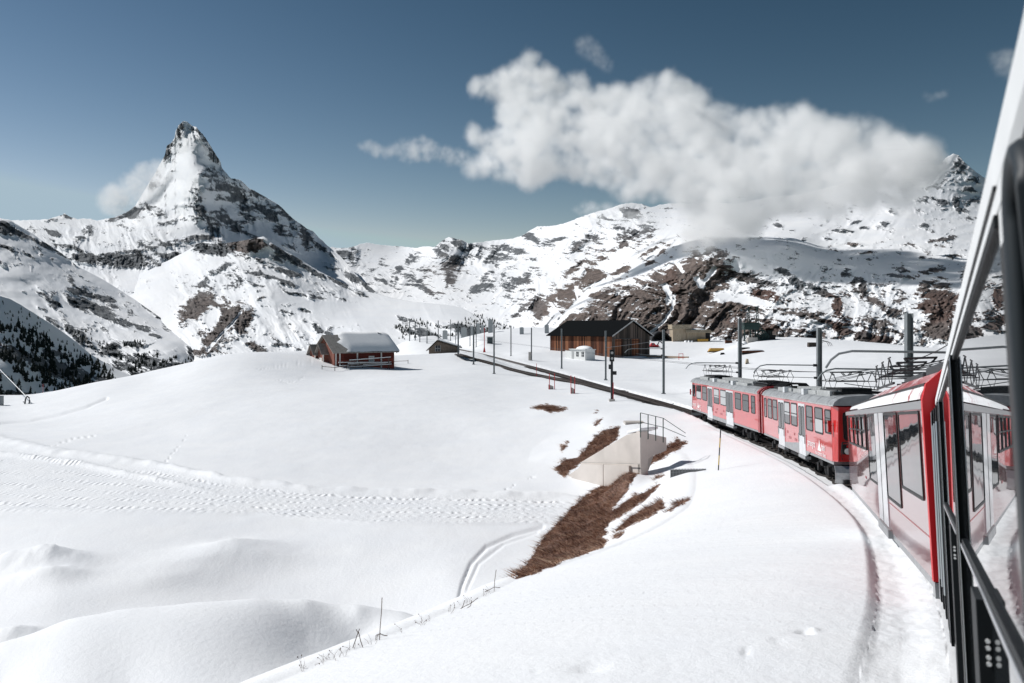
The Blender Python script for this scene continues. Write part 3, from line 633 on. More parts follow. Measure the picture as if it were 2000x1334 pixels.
def px_line_d(u, v, pts, sv=1.0):
    best = np.full(u.shape, 1e9)
    for (a, b), (c, d) in zip(pts[:-1], pts[1:]):
        dx, dy = c - a, d - b
        t = np.clip(((u - a) * dx + (v - b) * dy) / (dx * dx + dy * dy + 1e-9), 0, 1)
        best = np.minimum(best, np.hypot(u - a - t * dx, (v - b - t * dy) * sv))
    return best
TRAIL_T = [(-400,800),(0,856),(100,880),(200,893),(300,906),(450,938),(600,955),(800,962),(1000,966),(1140,972)]
TRAIL_B = [(-400,985),(0,996),(200,998),(500,1003),(720,1021),(900,1023),(1140,1021)]
def ground_z(X, Y, detail=True, want=False):
    """Height of the snow at (X, Y)."""
    X = np.asarray(X, float); Y = np.asarray(Y, float)
    g = _ground(*gcoord(X, Y))
    off, zr, along = track_local(X, Y)
    d = off - 1.35
    w = np.interp(Y, [-20, 10, 18, 24, 31, 40, 48, 60, 75], [7.3, 7.3, 7.8, 7.0, 5.6, 4.8, 4.4, 5, 6])
    sl = np.interp(Y, [0, 20, 40, 50, 58, 70], [0.62, 0.62, 0.55, 0.45, 0.25, 0.2])
    bench = np.interp(Y, [0, 25, 40, 55, 80, 120], [-1.2, -1.2, -0.75, -0.4, -0.12, 0.0])
    dn = np.clip((d - 0.85) / np.maximum(w - 0.85, 0.5), 0, None)
    prof = 0.13 * sstep(0.72, 0.95, d) * np.interp(Y, [0, 8, 14, 30, 60, 100], [0.0, 0.25, 1.1, 0.9, 0.5, 0.3]) + bench * np.minimum(dn, 1) ** 1.5
    over = np.maximum(d - w, 0)
    prof = prof - sl * (np.sqrt(over ** 2 + 0.36) - 0.6)
    emb = zr + 0.06 + prof
    emb = emb - 0.0
    k = 0.5
    g = np.where(d > -1.35, np.where(Y < 16, np.minimum(g, -6.7), g), np.where(Y < 30, np.minimum(g, zr + 0.6), g))
    left = np.maximum(g, emb) + 0.25 * k * np.exp(-np.abs(g - emb) / k)
    m = sstep(70, 100, Y)
    left = left * (1 - m) + m * (g + (zr + 0.05 - g) * sstep(7, 1.0, d))
    wr = sstep(-11.0, -3.6, d)
    right = g * (1 - wr) + (zr + 0.08) * wr
    z = np.where(d > -1.35, left, right)
    z = z + 0.9 * np.exp(-(((X - 6.1) / 1.1) ** 2 + ((Y - 43.9) / 1.5) ** 2))
    z = np.where(np.abs(off) < np.where(Y < 31, 1.22, 1.7), zr - 0.10, z)
    z = np.where((d > -0.13) & (d < 0.5) & (Y < 31), z + 0.10 * sstep(0.5, 0.0, d), z)
    if detail:
        u = U0 + F_ * X / np.maximum(Y, 0.5); v = V0 - F_ * z / np.maximum(Y, 0.5)
        free = sstep(1.5, 3.0, np.abs(off))
        far = np.clip(Y / 30.0, 0.3, 3.0)
        z = z + free * (0.055 * far * fbm(X / 11.0, Y / 11.0, 2, 201) + 0.02 * fbm(X / 1.6, Y / 1.6, 4, 202) * np.clip(far, 0.5, 1.5))
        # wind-shaped mounds in the hollow
        for (cu, cv, h, rx, ry, ang) in ((90,1086,0.62,1.9,1.0,-14),(10,1090,0.38,1.5,1.0,0),(50,1118,0.30,1.8,0.8,0),(115,1115,0.26,0.9,0.6,0),(25,1212,0.5,1.4,0.8,0),
                                     (455,1062,0.55,2.0,1.3,25),(410,1085,0.30,3.0,1.2,35),(340,1115,0.18,3.8,1.2,38),(520,1076,0.20,2.4,1.0,0)):
            c = PZ(cu, cv, -9.6); x, y = rot(X - c.x, Y - c.y, ang)
            r2 = (x / rx) ** 2 + (y / ry) ** 2
            z = z + h * np.exp(-np.maximum(r2, 0) ** 0.8) * (1 + (0.22 if cu < 200 else 0.06) * fbm(X / 1.1, Y / 1.1, 3, 77))
        # groomed trail: berm along its far edge, furrows inside
        vt = np.interp(u, *np.array(TRAIL_T, float).T); vb = np.interp(u, *np.array(TRAIL_B, float).T)
        t = (v - vt) / (vb - vt)
        near = (Y > 30) & (Y < 95) & (u < 1150)
        fade = near * sstep(1160, 1090, u)
        z = z + fade * (0.38 * np.exp(-((t - 0.02) / 0.06) ** 2) * (0.75 + 0.6 * fbm(X / 2.2, Y / 2.2, 3, 9)) - 0.07 * sstep(0.08, 0.2, t) * sstep(1.02, 0.94, t) + 0.10 * np.exp(-((t - 1.0) / 0.05) ** 2))
        ln = px_line_d(u, v, [(-100,872),(0,886),(150,905),(290,932),(420,960)], 1.6)
        z = z + near * 0.30 * np.exp(-(ln / 6.0) ** 2) * sstep(470, 250, u) * (0.8 + 0.5 * fbm(X / 2.0, Y / 2.0, 3, 19))
        for pts, dep, wd in (([(893,1185),(903,1140),(920,1100),(950,1068),(1000,1046),(1060,1030)], -0.13, 3.5), ([(912,1150),(935,1100),(985,1062),(1050,1040)], -0.07, 3.0),
                             ([(0,827),(60,821),(120,809),(170,795),(208,778)], -0.16, 2.6)):
            z = z + dep * (Y > 24) * np.exp(-(px_line_d(u, v, pts) / wd) ** 2) * np.interp(Y, [20, 40, 90, 130], [0.7, 0.8, 1.5, 1.6])
        # footprints
        for pts in ([(325,900),(350,870),(366,850)], [(100,872),(140,858),(190,850)], [(985,958),(1010,945),(1045,930)],
                    [(598,733),(580,745),(560,748),(540,742)], [(610,706),(560,712),(500,722)]):
            q = px_line_d(u, v, pts)
            z = z - (Y > 22) * 0.10 * np.exp(-(q / 2.2) ** 2) * (np.sin(X * 9.0 + Y * 6.0) > 0.2) * np.interp(Y, [30, 140], [0.9, 0.9]) * (fbm(X / 1.3, Y / 1.3, 2, 44) > -0.05)
        # dents and slid clumps in the near bank
        for (cu, cv, z0, r, h) in ((1150,1316,-3.5,0.16,-0.06),(1455,1280,-3.4,0.05,-0.05),(1045,1310,-3.5,0.045,-0.05),(1572,1238,-3.5,0.08,-0.07),(1590,1230,-3.5,0.06,0.03),(1520,1268,-3.5,0.08,-0.05)):
            c = PZ(cu, cv, z0); z = z + h * np.exp(-((X - c.x) ** 2 + (Y - c.y) ** 2) / r ** 2)
        b = (d > 0.0) & (d < 5.5) & (Y < 26)
        z = z + b * 0.03 * fbm(off / 3.0 + along / 4.0, along / 0.7, 4, 301) * sstep(0.3, 1.2, d) * sstep(5.5, 3.0, d)
        z = z + ((d > 0.05) & (d < 0.8) & (Y < 30)) * 0.035 * fbm(X / 0.4, Y / 0.4, 3, 303)
        if want: return z, off, u, v, t, fade, d, along
    return z
def gpt(u, v, y0=20.0, y1=400.0, n=1500):
    """Where the sight line through pixel (u, v) first meets the ground beyond y0."""
    ys = np.exp(np.linspace(math.log(y0), math.log(y1), n))
    zz = ground_z((u - U0) / F_ * ys, ys, False)
    k = np.nonzero((V0 - v) / F_ * ys <= zz)[0]
    y = ys[k[0]] if len(k) else y1
    return Vector(((u - U0) / F_ * y, y, float(zz[k[0]]) if len(k) else (V0 - v) / F_ * y))
def gat(x, y): return float(ground_z(np.array([x]), np.array([y]), False)[0])

def snow_material():
    m = bpy.data.materials.new("trodden_snow_and_turf"); m.use_nodes = True
    nt = m.node_tree; N, L = nt.nodes, nt.links; b = N['Principled BSDF']
    b.inputs['Roughness'].default_value = 0.62; b.inputs['Specular IOR Level'].default_value = 0.22
    geo = N.new('ShaderNodeNewGeometry')
    def at(n):
        a = N.new('ShaderNodeAttribute'); a.attribute_name = n; return a.outputs['Fac']
    def noise(scale, detail=5, rough=0.55):
        n = N.new('ShaderNodeTexNoise'); n.inputs['Scale'].default_value = scale; n.inputs['Detail'].default_value = detail; n.inputs['Roughness'].default_value = rough
        L.new(geo.outputs['Position'], n.inputs['Vector']); return n.outputs[0]
    def mth(op, a, c=0.0):
        x = N.new('ShaderNodeMath'); x.operation = op
        for i, s in ((0, a), (1, c)):
            if isinstance(s, (int, float)): x.inputs[i].default_value = s
            else: L.new(s, x.inputs[i])
        return x.outputs[0]
    def ramp(src, a, bb, c, d):
        r = N.new('ShaderNodeMapRange'); r.inputs[1].default_value = a; r.inputs[2].default_value = bb; r.inputs[3].default_value = c; r.inputs[4].default_value = d
        L.new(src, r.inputs[0]); return r.outputs[0]
    def mixc(f, c1, c2):
        x = N.new('ShaderNodeMix'); x.data_type = 'RGBA'; L.new(f, x.inputs[0])
        for i, c in ((6, c1), (7, c2)):
            if isinstance(c, tuple): x.inputs[i].default_value = (*c, 1)
            else: L.new(c, x.inputs[i])
        return x.outputs[2]
    snow = mixc(ramp(noise(0.35, 5), 0.3, 0.7, 0, 1), (0.815, 0.83, 0.855), (0.86, 0.868, 0.88))
    turf = mixc(ramp(noise(2.2, 8, 0.7), 0.35, 0.66, 0, 1), (0.06, 0.033, 0.025), (0.27, 0.155, 0.11))
    gf = ramp(mth('ADD', at('grass'), ramp(noise(1.5, 8, 0.75), 0.3, 0.7, -0.85, 0.75)), -0.05, 0.08, 0, 1)
    L.new(mixc(gf, snow, turf), b.inputs['Base Color'])
    # tread pattern of the groomed trail plus grain of the snow
    sx = N.new('ShaderNodeSeparateXYZ'); L.new(geo.outputs['Position'], sx.inputs[0])
    warp = ramp(noise(0.5, 3), 0.3, 0.7, -0.5, 0.5)
    wx = mth('SINE', mth('MULTIPLY', mth('ADD', sx.outputs[0], mth('MULTIPLY', warp, 0.5)), 13.0), 0)
    tt = at('trail_cross')
    wt = mth('SINE', mth('MULTIPLY', mth('ADD', tt, mth('MULTIPLY', warp, 0.05)), 44.0), 0)
    tread = mth('MULTIPLY', mth('MULTIPLY', mth('MULTIPLY', mth('MAXIMUM', wt, 0.0), wx), at('trail')), ramp(noise(0.45, 4, 0.65), 0.4, 0.62, 0.1, 1.0))
    tn = mth('MULTIPLY', mth('MULTIPLY', noise(3.2, 6, 0.7), at('trail')), 1.6)
    bp = N.new('ShaderNodeBump'); bp.inputs['Strength'].default_value = 1.0; bp.inputs['Distance'].default_value = 0.04
    L.new(mth('ADD', tread, tn), bp.inputs['Height'])
    bp2 = N.new('ShaderNodeBump'); bp2.inputs['Strength'].default_value = 0.6; bp2.inputs['Distance'].default_value = 0.03
    L.new(mth('ADD', noise(7.0, 7, 0.6), mth('MULTIPLY', noise(40.0, 4, 0.6), 0.3)), bp2.inputs['Height']); L.new(bp.outputs[0], bp2.inputs['Normal'])
    L.new(bp2.outputs[0], b.inputs['Normal'])
    return m
M_SNOW = snow_material()
GRASS = [
    [(1003,1134),(1040,1085),(1062,1050),(1090,1020),(1115,990),(1150,962),(1180,942),(1215,925),(1240,905),(1255,895),(1290,882),(1305,870),(1325,856),(1343,865),(1330,874),(1302,890),(1275,905),(1250,922),(1238,934),(1225,958),(1194,998),(1205,990),(1238,968),(1265,958),(1289,942),(1286,952),(1257,980),(1225,1001),(1195,1020),(1178,1034),(1188,1040),(1178,1050),(1188,1056),(1178,1068),(1140,1082),(1102,1096),(1055,1118)],
    [(1222,1018),(1240,1005),(1265,990),(1294,976),(1300,990),(1265,1012),(1240,1022),(1215,1036),(1200,1040)], [(1299,999),(1325,979),(1350,970),(1347,977),(1310,998)], [(1283,930),(1298,926),(1290,934),(1278,935)], [(1200,1045),(1222,1034),(1212,1046),(1195,1056)],
    [(1083,913),(1107,897),(1128,895),(1160,856),(1181,840),(1211,833),(1207,859),(1175,882),(1144,901),(1131,908),(1103,932),(1089,923)],
    [(1037,797),(1068,791),(1098,797),(1108,799),(1090,804),(1076,807),(1060,800)], [(1160,830),(1172,820),(1178,816),(1172,826),(1163,832)], [(1161,808),(1168,803),(1168,808)], [(1096,872),(1110,863),(1108,872),(1098,882)],
]
def build_ground():
    uu = np.concatenate([np.linspace(-900, -40, 60)[:-1], np.linspace(-40, 2040, 1040), np.linspace(2040, 2700, 40)[1:]])
    yy = np.concatenate([np.exp(np.linspace(math.log(1.5), math.log(9.0), 90))[:-1], np.exp(np.linspace(math.log(9.0), math.log(130.0), 470))[:-1], np.exp(np.linspace(math.log(130.0), math.log(720.0), 110))])
    UU, YY = np.meshgrid(uu, yy)
    XX = (UU - U0) / F_ * YY
    z, off, u, v, t, fade, d, along = ground_z(XX, YY, True, True)
    gr = np.full(z.shape, -1.0)
    sel = (YY > 13) & (YY < 95) & (v > 780) & (v < 1150) & (u > 980) & (u < 1380)
    us, vs = u[sel], v[sel]; best = np.full(us.shape, -99.0)
    for poly in GRASS:
        ins = in_poly(us, vs, poly); dd = poly_dist(us, vs, poly)
        best = np.maximum(best, np.where(ins, dd, -dd))
    gr[sel] = np.clip(best / 7.0, -1, 1)
    # hidden ground nearer than the crest keeps its snow
    gr = np.where((d < 3.0) & (YY < 43), -1, gr)
    me = np_mesh("snow_ground", np.stack([XX, YY, z], -1).reshape(-1, 3), grid_faces(len(yy), len(uu)))
    attr(me, 'grass', gr); attr(me, 'trail', np.clip(fade * sstep(0.06, 0.14, t) * sstep(1.06, 0.98, t), 0, 1)); attr(me, 'trail_cross', np.clip(t, -1, 2))
    o = link("snow_ground", me, None, M_SNOW); tag(o, kind='structure')
    return (XX, YY, z, gr)
GROUND = build_ground()
# ------------------------------------------------------------------ train
def red_paint():
    m = mat("red_coach_paint", (0.54, 0.018, 0.018), 0.32, 0, 0.5, 1.0, 0.10, 2.5)
    m.node_tree.nodes['Principled BSDF'].inputs['Coat IOR'].default_value = 1.6
    return m
M_RED = red_paint()
M_REDD = mat("dark_red_trim", (0.30, 0.008, 0.012), 0.45, 0, 0.5, 0.5)
M_ROOFG = mat("weathered_grey_roof", (0.30, 0.31, 0.32), 0.55, 0.2, 0.5, 0.0, 0.22, 3.0, 0.2, 20)
M_GREYBOX = mat("pale_grey_roof_equipment", (0.36, 0.37, 0.37), 0.6, 0, 0.4, 0, 0.2, 5.0)
M_DOOR = mat("silver_grey_door", (0.62, 0.64, 0.66), 0.35, 0.0, 0.5, 0.5, 0.06, 4.0)
M_SKIRT = mat("grey_skirt", (0.28, 0.29, 0.30), 0.5, 0.0, 0.4, 0.2, 0.15, 5.0)
M_BLACK = mat("black_rubber", (0.012, 0.013, 0.014), 0.5, 0, 0.4)
M_UNDER = mat("sooty_running_gear", (0.02, 0.02, 0.021), 0.7, 0.3, 0.4, 0, 0.4, 8.0)
M_STEEL = mat("worn_steel", (0.34, 0.35, 0.36), 0.38, 0.9, 0.5, 0, 0.15, 10.0)
M_DSTEEL = mat("dark_painted_steel", (0.035, 0.038, 0.042), 0.5, 0.3, 0.5, 0, 0.2, 6.0)
M_WHITE = mat("white_print", (0.8, 0.8, 0.8), 0.6)
M_LAMP = mat("lamp_lens", (0.85, 0.85, 0.82), 0.1, 0, 0.6, 1.0)
M_BLIND = mat("pale_blind", (0.42, 0.43, 0.44), 0.7)
def glass_mat(name, c=(0.02, 0.024, 0.028), rough=0.02, wav=0.0):
    m = mat(name, c, rough, 0, 0.6, 0)
    if wav:
        nt = m.node_tree; b = nt.nodes['Principled BSDF']
        tc = nt.nodes.new('ShaderNodeTexCoord'); n = nt.nodes.new('ShaderNodeTexNoise'); n.inputs['Scale'].default_value = 0.7; n.inputs['Detail'].default_value = 1.5
        nt.links.new(tc.outputs['Object'], n.inputs['Vector'])
        bp = nt.nodes.new('ShaderNodeBump'); bp.inputs['Strength'].default_value = wav; bp.inputs['Distance'].default_value = 0.02
        nt.links.new(n.outputs[0], bp.inputs['Height']); nt.links.new(bp.outputs[0], b.inputs['Normal'])
    return m
M_GLASS = glass_mat("coach_window_glass", wav=0.25)
M_DARKGLASS = glass_mat("dark_windscreen_glass", (0.01, 0.012, 0.014), 0.03)

def car_matrix(L0, L1, roll):
    """Car frame: x along the left side away from the camera, y to the left, z up from the rail."""
    L0, L1 = Vector(L0), Vector(L1); d = (L1 - L0).normalized()
    r = Vector((d.y, -d.x, 0)).normalized(); u = r.cross(d).normalized()
    a = R_(roll); u2 = u * math.cos(a) - r * math.sin(a); r2 = d.cross(u2)
    M = Matrix((d, -r2, u2)).transposed().to_4x4(); M.translation = L0
    return M
def rrect(x0, x1, z0, z1, r, y, n=4):
    """Rounded rectangle in the x-z plane at lateral y."""
    pts = []
    for cx, cz, a0 in ((x1 - r, z1 - r, 0), (x0 + r, z1 - r, 90), (x0 + r, z0 + r, 180), (x1 - r, z0 + r, 270)):
        for k in range(n + 1):
            a = R_(a0 + 90 * k / n); pts.append((cx + r * math.cos(a), y, cz + r * math.sin(a)))
    return pts
def framed_window(name, parent, x0, x1, z0, z1, y=0.0, r=0.1, fw=0.05, gmat=None, fmat=None, split=None, blind=None, proud=0.02):
    """A pane with a rubber frame standing proud of the coach side (outer face towards +y)."""
    gmat = gmat or M_GLASS; fmat = fmat or M_BLACK
    w = MB(); inner = rrect(x0 + fw, x1 - fw, z0 + fw, z1 - fw, max(r - fw * 0.5, 0.02), y + 0.008)
    w.add(inner, [tuple(range(len(inner)))])
    wo = w.build(name, gmat, parent)
    f = MB(); o = rrect(x0, x1, z0, z1, r, y + proud); i = rrect(x0 + fw, x1 - fw, z0 + fw, z1 - fw, max(r - fw * 0.5, 0.02), y + proud)
    o2 = [(a, y - 0.01, c) for a, _, c in o]; i2 = [(a, y - 0.01, c) for a, _, c in i]; n = len(o)
    f.add(o + i + o2 + i2, [(k, (k+1) % n, n + (k+1) % n, n + k) for k in range(n)] + [(2*n + k, 2*n + (k+1) % n, (k+1) % n, k) for k in range(n)] + [(n + k, n + (k+1) % n, 3*n + (k+1) % n, 3*n + k) for k in range(n)])
    if split: f.box((x0 + fw, y + 0.004, split - 0.02), (x1 - fw, y + proud * 0.9, split + 0.02))
    f.build("window_frame", fmat, wo)
    if blind:
        b = MB(); b.box((x0 + fw + 0.01, y + 0.0085, blind[0]), (x1 - fw - 0.01, y + 0.0115, blind[1])); b.build("blind", M_BLIND, wo)
    return wo

def text_mesh(body, size, name):
    c = bpy.data.curves.new(name, 'FONT'); c.body = body; c.size = size; c.extrude = 0.002
    o = bpy.data.objects.new(name, c); COL.objects.link(o)
    bpy.context.view_layer.update()
    me = bpy.data.meshes.new_from_object(o.evaluated_get(bpy.context.evaluated_depsgraph_get()))
    bpy.data.objects.remove(o); me.name = name; me.materials.clear()
    return me
_txt1 = text_mesh("gornergrat", 0.42, "lettering"); _txt2 = text_mesh("bahn", 0.42, "lettering"); _txt3 = text_mesh("the matterhorn railway", 0.24, "lettering")

def place_text(me, parent, x, z, y, sx=1.0):
    """Lettering on the left side of a coach, reading towards the camera end."""
    o = link("lettering", me, parent, M_WHITE)
    # reading direction is -x in the car frame, up is z, face towards +y
    o.matrix_local = Matrix(((-sx, 0, 0, x), (0, 0, 1, y), (0, 1, 0, z), (0, 0, 0, 1)))
    return o

def pantograph(parent, x, z, ys, h=0.62, reach=0.62, n=2):
    pr = MB()
    for y in ys: pr.bar((x - 0.7, y, z + 0.03), (x + 0.7 * (2*n-1) , y, z + 0.03), 0.05)
    for k in (0, 1): pr.bar((x - 0.5 + k * 1.0, ys[0] - 0.2, z + 0.03), (x - 0.5 + k * 1.0, ys[-1] + 0.2, z + 0.03), 0.05)
    po = pr.build("pantograph", M_DSTEEL, parent)
    for q in range(n):
        xc = x + q * 1.7
        am = MB()
        for y in ys:
            am.tube([(xc - 0.18, y, z + 0.05), (xc - reach, y, z + h * 0.52), (xc - 0.06, y, z + h)], 0.018, 5)
            am.tube([(xc + 0.18, y, z + 0.05), (xc + reach, y, z + h * 0.52), (xc + 0.06, y, z + h)], 0.018, 5)
            pass
        for sx in (-1, 1):
            am.tube([(xc + sx * reach, ys[0], z + h * 0.52), (xc + sx * reach, ys[-1], z + h * 0.52)], 0.016, 5)
            am.tube([(xc + sx * reach, ys[0], z + h * 0.52), (xc, ys[-1], z + h)], 0.01, 4)
        am.build("arm", M_DSTEEL, po)
        hd = MB()
        for dx in (-0.12, 0.12):
            y0, y1 = ys[0] - 0.35, ys[-1] + 0.35
            hd.tube([(xc + dx, y0 - 0.12, z + h - 0.1), (xc + dx, y0, z + h + 0.02), (xc + dx, y1, z + h + 0.02), (xc + dx, y1 + 0.12, z + h - 0.1)], 0.022, 5)
        hd.tube([(xc - 0.25, ys[0], z + h + 0.04), (xc + 0.25, ys[0], z + h + 0.04)], 0.02, 5)
        hd.tube([(xc - 0.25, ys[-1], z + h + 0.04), (xc + 0.25, ys[-1], z + h + 0.04)], 0.02, 5)
        hd.build("collector_head", M_DSTEEL, po)
    return po

def old_coach(L0, L1, cab_near, label):
    root = empty("train_coach", (0, 0, 0)); tag(root, label, "train coach", "coaches of the red mountain train")
    root.matrix_world = car_matrix(L0, L1, 1.0)
    L = (Vector(L1) - Vector(L0)).length - 0.12; k = L / 16.45
    W = 2.65
    X = (lambda x: x * k) if cab_near else (lambda x: L - x * k)
    def span(a, b):
        p, q = X(a), X(b); return (min(p, q), max(p, q))
    # body shell: section extruded along x
    def shell(name, sec, x0, x1, m, bev=0.0, smooth=False):
        s = MB(); s.prism([(x0, y, z) for y, z in sec], (x1 - x0, 0, 0)); return s.build(name, m, root, smooth, bev)
    xe0, xe1 = span(0.55, 16.35)
    shell("body", [(0, 0.92), (0, 3.08), (-0.02, 3.10), (-W + 0.02, 3.10), (-W, 3.08), (-W, 0.92)], xe0, xe1, M_RED)
    # cab end: slightly raked nose narrowing to the front
    c = MB(); sx = 1 if cab_near else -1
    a0, a1 = X(0.55), X(0.0)
    sec = [(0, 0.92), (0, 3.08), (-W, 3.08), (-W, 0.92)]; ins = [(-0.06, 0.96), (-0.16, 3.04), (-W + 0.16, 3.04), (-W + 0.06, 0.96)]
    tip = [(a1 + sx * (0.02 if z < 2 else 0.10), y, z) for y, z in ins]
    c.add([(a0, y, z) for y, z in sec] + tip, [(4,5,6,7), (0,1,5,4), (1,2,6,5), (2,3,7,6), (3,0,4,7), (0,3,2,1)])
    cab = c.build("cab_front", M_RED, root, bevel=0.03)
    # roof
    rs = [(0.03, 3.08), (-0.02, 3.20), (-0.16, 3.32), (-0.42, 3.42), (-W/2, 3.48), (-W+0.42, 3.42), (-W+0.16, 3.32), (-W+0.02, 3.20), (-W-0.03, 3.08)]
    r0, r1 = span(0.10, 16.42)
    roof = shell("roof", rs, r0, r1, M_ROOFG)
    for i in range(9):
        g = MB(); xs = r0 + (r1 - r0) * (i + 0.5) / 9
        for (ya, za), (yb, zb) in zip(rs[:-1], rs[1:]): g.bar((xs, ya, za + 0.006), (xs, yb, zb + 0.006), 0.035, 0.012, up=(0, 0.3, 1))
        g.build("roof_seam", M_ROOFG, roof)
    # gutter lip, red end frame at the joint
    gt = MB(); gt.box((r0, 0.0, 3.055), (r1, 0.035, 3.10)); gt.build("gutter", M_GREYBOX, roof)
    jx0, jx1 = span(16.12, 16.44)
    jf = MB()
    for y0, y1, z0, z1 in ((-0.10, 0.045, 0.85, 3.10), (-W - 0.045, -W + 0.10, 0.85, 3.10)): jf.box((jx0, y0, z0), (jx1, y1, z1))
    for (ya, za), (yb, zb) in zip(rs[:-1], rs[1:]): jf.bar(((jx0+jx1)/2, ya*1.02+0.01, za+0.04), ((jx0+jx1)/2, yb*1.02+0.01, zb+0.04), jx1-jx0, 0.08, up=(0, 0.3, 1))
    jf.build("end_frame", M_REDD, root)
    # windows and doors on the visible side
    for i, (a, b, sp, bl) in enumerate(((1.89,3.27,2.45,(1.92,2.42)), (3.66,4.9,2.42,None), (6.8,8.12,2.42,(2.3,2.85)), (8.44,9.76,2.42,(2.3,2.85)), (11.72,12.95,2.52,None), (13.24,14.43,2.52,None), (14.87,15.57,2.52,None))):
        x0, x1 = span(a, b)
        if not cab_near and bl: bl = (1.9, 2.84) if i % 2 else bl
        framed_window("window", root, x0, x1, 1.84, 2.92, 0.0, 0.11, 0.05, split=sp, blind=bl)
    x0, x1 = span(0.60, 1.54); framed_window("cab_window", root, x0, x1, 1.95, 2.90, 0.0, 0.08, 0.06, split=2.55)
    for a, b in ((5.12, 6.44), (9.80, 11.34)):
        x0, x1 = span(a, b); xm = (x0 + x1) / 2
        d = MB(); d.box((x0, -0.03, 0.66), (xm - 0.008, 0.022, 2.95)); d.box((xm + 0.008, -0.03, 0.66), (x1, 0.022, 2.95))
        do = d.build("door", M_DOOR, root, bevel=0.008)
        for p, q in ((x0 + 0.10, xm - 0.05), (xm + 0.05, x1 - 0.10)): framed_window("door_window", do, p, q, 1.50, 2.84, 0.024, 0.12, 0.045, proud=0.012)
        
        for xx in (x0 + 0.04, x1 - 0.04): hs = MB(); hs.bar((xx, 0.045, 1.2), (xx, 0.045, 1.6), 0.025); hs.build("handle", M_STEEL, do)
        st = MB(); st.box((x0 - 0.03, -0.2, 0.52), (x1 + 0.03, 0.06, 0.655)); st.build("step", M_SKIRT, root, bevel=0.015)
    # sole bar and skirt, bogies and gear
    s0, s1 = span(0.5, 16.2); sk = MB()
    sk.box((s0, -W + 0.03, 0.80), (s1, -0.03, 0.915))
    a, b = span(6.44, 9.80); sk.prism([(a, 0.012, 0.66), (a, 0.012, 1.16), (a + (b-a)*0.5, 0.012, 1.02), (b, 0.012, 0.92), (b, 0.012, 0.66)] if cab_near else [(a, 0.012, 0.66), (a, 0.012, 0.92), (b, 0.012, 0.92), (b, 0.012, 0.66)], (0, -0.06, 0))
    a, b = span(4.3, 5.12); sk.prism([(b if cab_near else a, 0.01, 0.66), (b if cab_near else a, 0.01, 0.92), (a if cab_near else b, 0.01, 0.92)], (0, -0.05, 0))
    sk.build("skirt", M_SKIRT, root)
    for xc in (2.9, 13.4):
        bo = MB(); xx = X(xc)
        bo.box((xx - 1.25, -0.45, 0.42), (xx + 1.25, -0.30, 0.70)); bo.box((xx - 1.25, -W + 0.30, 0.42), (xx + 1.25, -W + 0.45, 0.70)); bo.box((xx - 0.3, -W + 0.4, 0.40), (xx + 0.3, -0.4, 0.78))
        for dx in (-0.85, 0.85): bo.box((xx + dx - 0.13, -0.32, 0.22), (xx + dx + 0.13, -0.16, 0.56))
        bo.box((xx - 0.2, -0.30, 0.5), (xx + 0.2, -0.12, 0.74)); bg = bo.build("bogie", M_UNDER, root, bevel=0.02)
        for dx in (-0.85, 0.85):
            wm = MB(); wm.tube([(xx + dx, -0.62, 0.34), (xx + dx, -0.50, 0.34)], 0.34, 20); wm.tube([(xx + dx, -W + 0.50, 0.34), (xx + dx, -W + 0.62, 0.34)], 0.34, 20); wm.tube([(xx + dx, -0.5, 0.34), (xx + dx, -W + 0.5, 0.34)], 0.06, 8)
            wm.build("wheelset", M_UNDER, bg)
    for a, b, z in ((5.3, 7.0, 0.38), (7.3, 9.2, 0.42), (9.7, 11.2, 0.40)):
        p, q = span(a, b); ub = MB(); ub.box((p, -0.9, z), (q, -0.14, 0.79)); ub.build("underfloor_box", M_UNDER, root, bevel=0.02)
    for x in (1.25, 2.3):
        pass
    # small marks on the lower side
    for a in (7.4, 9.0):
        p, q = span(a, a + 0.22); e = MB(); e.box((p, 0.0, 1.40), (q, 0.012, 1.52)); e.build("release_handle", M_REDD, root)
    for a in (7.0, 8.3):
        p, q = span(a, a + 0.5); ff = MB(); ff.box((p, 0.001, 1.16), (q, 0.006, 1.28)); ff.build("number_plate", M_REDD, root)
    # lettering and peak emblem
    xt = X(4.75) if cab_near else X(0.55)
    lx = xt
    place_text(_txt1, root, lx, 1.20, 0.012, 0.78)
    em = MB(); ex = lx - 1.85; em.prism([(ex, 0.004, 1.14), (ex - 0.62, 0.004, 1.14), (ex - 0.42, 0.004, 1.34), (ex - 0.30, 0.004, 1.64), (ex - 0.24, 0.004, 1.42), (ex - 0.10, 0.004, 1.26)], (0, 0.008, 0)); em.build("peak_emblem", M_WHITE, root)
    place_text(_txt2, root, lx - 2.52, 1.20, 0.012, 0.72); place_text(_txt3, root, lx - 1.45, 0.96, 0.012, 0.78)
    # roof equipment
    for a, b, y0, y1, h in ((1.9, 4.2, -0.85, -0.30, 0.24), (4.5, 9.3, -0.62, -0.34, 0.20), (9.7, 13.2, -0.62, -0.34, 0.20), (4.6, 12.8, -2.3, -2.0, 0.24), (5.2, 12.0, -1.7, -1.1, 0.16)):
        p, q = span(a, b); bx = MB(); z0 = 3.36 if y0 > -1 or y0 < -1.9 else 3.46
        bx.box((p, y0, z0), (q, y1, z0 + h)); bx.build("roof_box", M_GREYBOX, root, bevel=0.02)
    for a in (6.0, 10.4):
        p, q = span(a, a + 0.45); vb = MB(); vb.box((p, -0.5, 3.33), (q, -0.14, 3.62)); vb.build("roof_vent", M_DOOR, root, bevel=0.02)
    p, q = span(1.6, 4.6); fr = MB()
    for y in (-0.45, -W + 0.45): fr.bar((p, y, 3.52), (q, y, 3.52), 0.10)
    for i in range(5): fr.bar((p + (q - p) * i / 4, -0.45, 3.52), (p + (q - p) * i / 4, -W + 0.45, 3.52), 0.09)
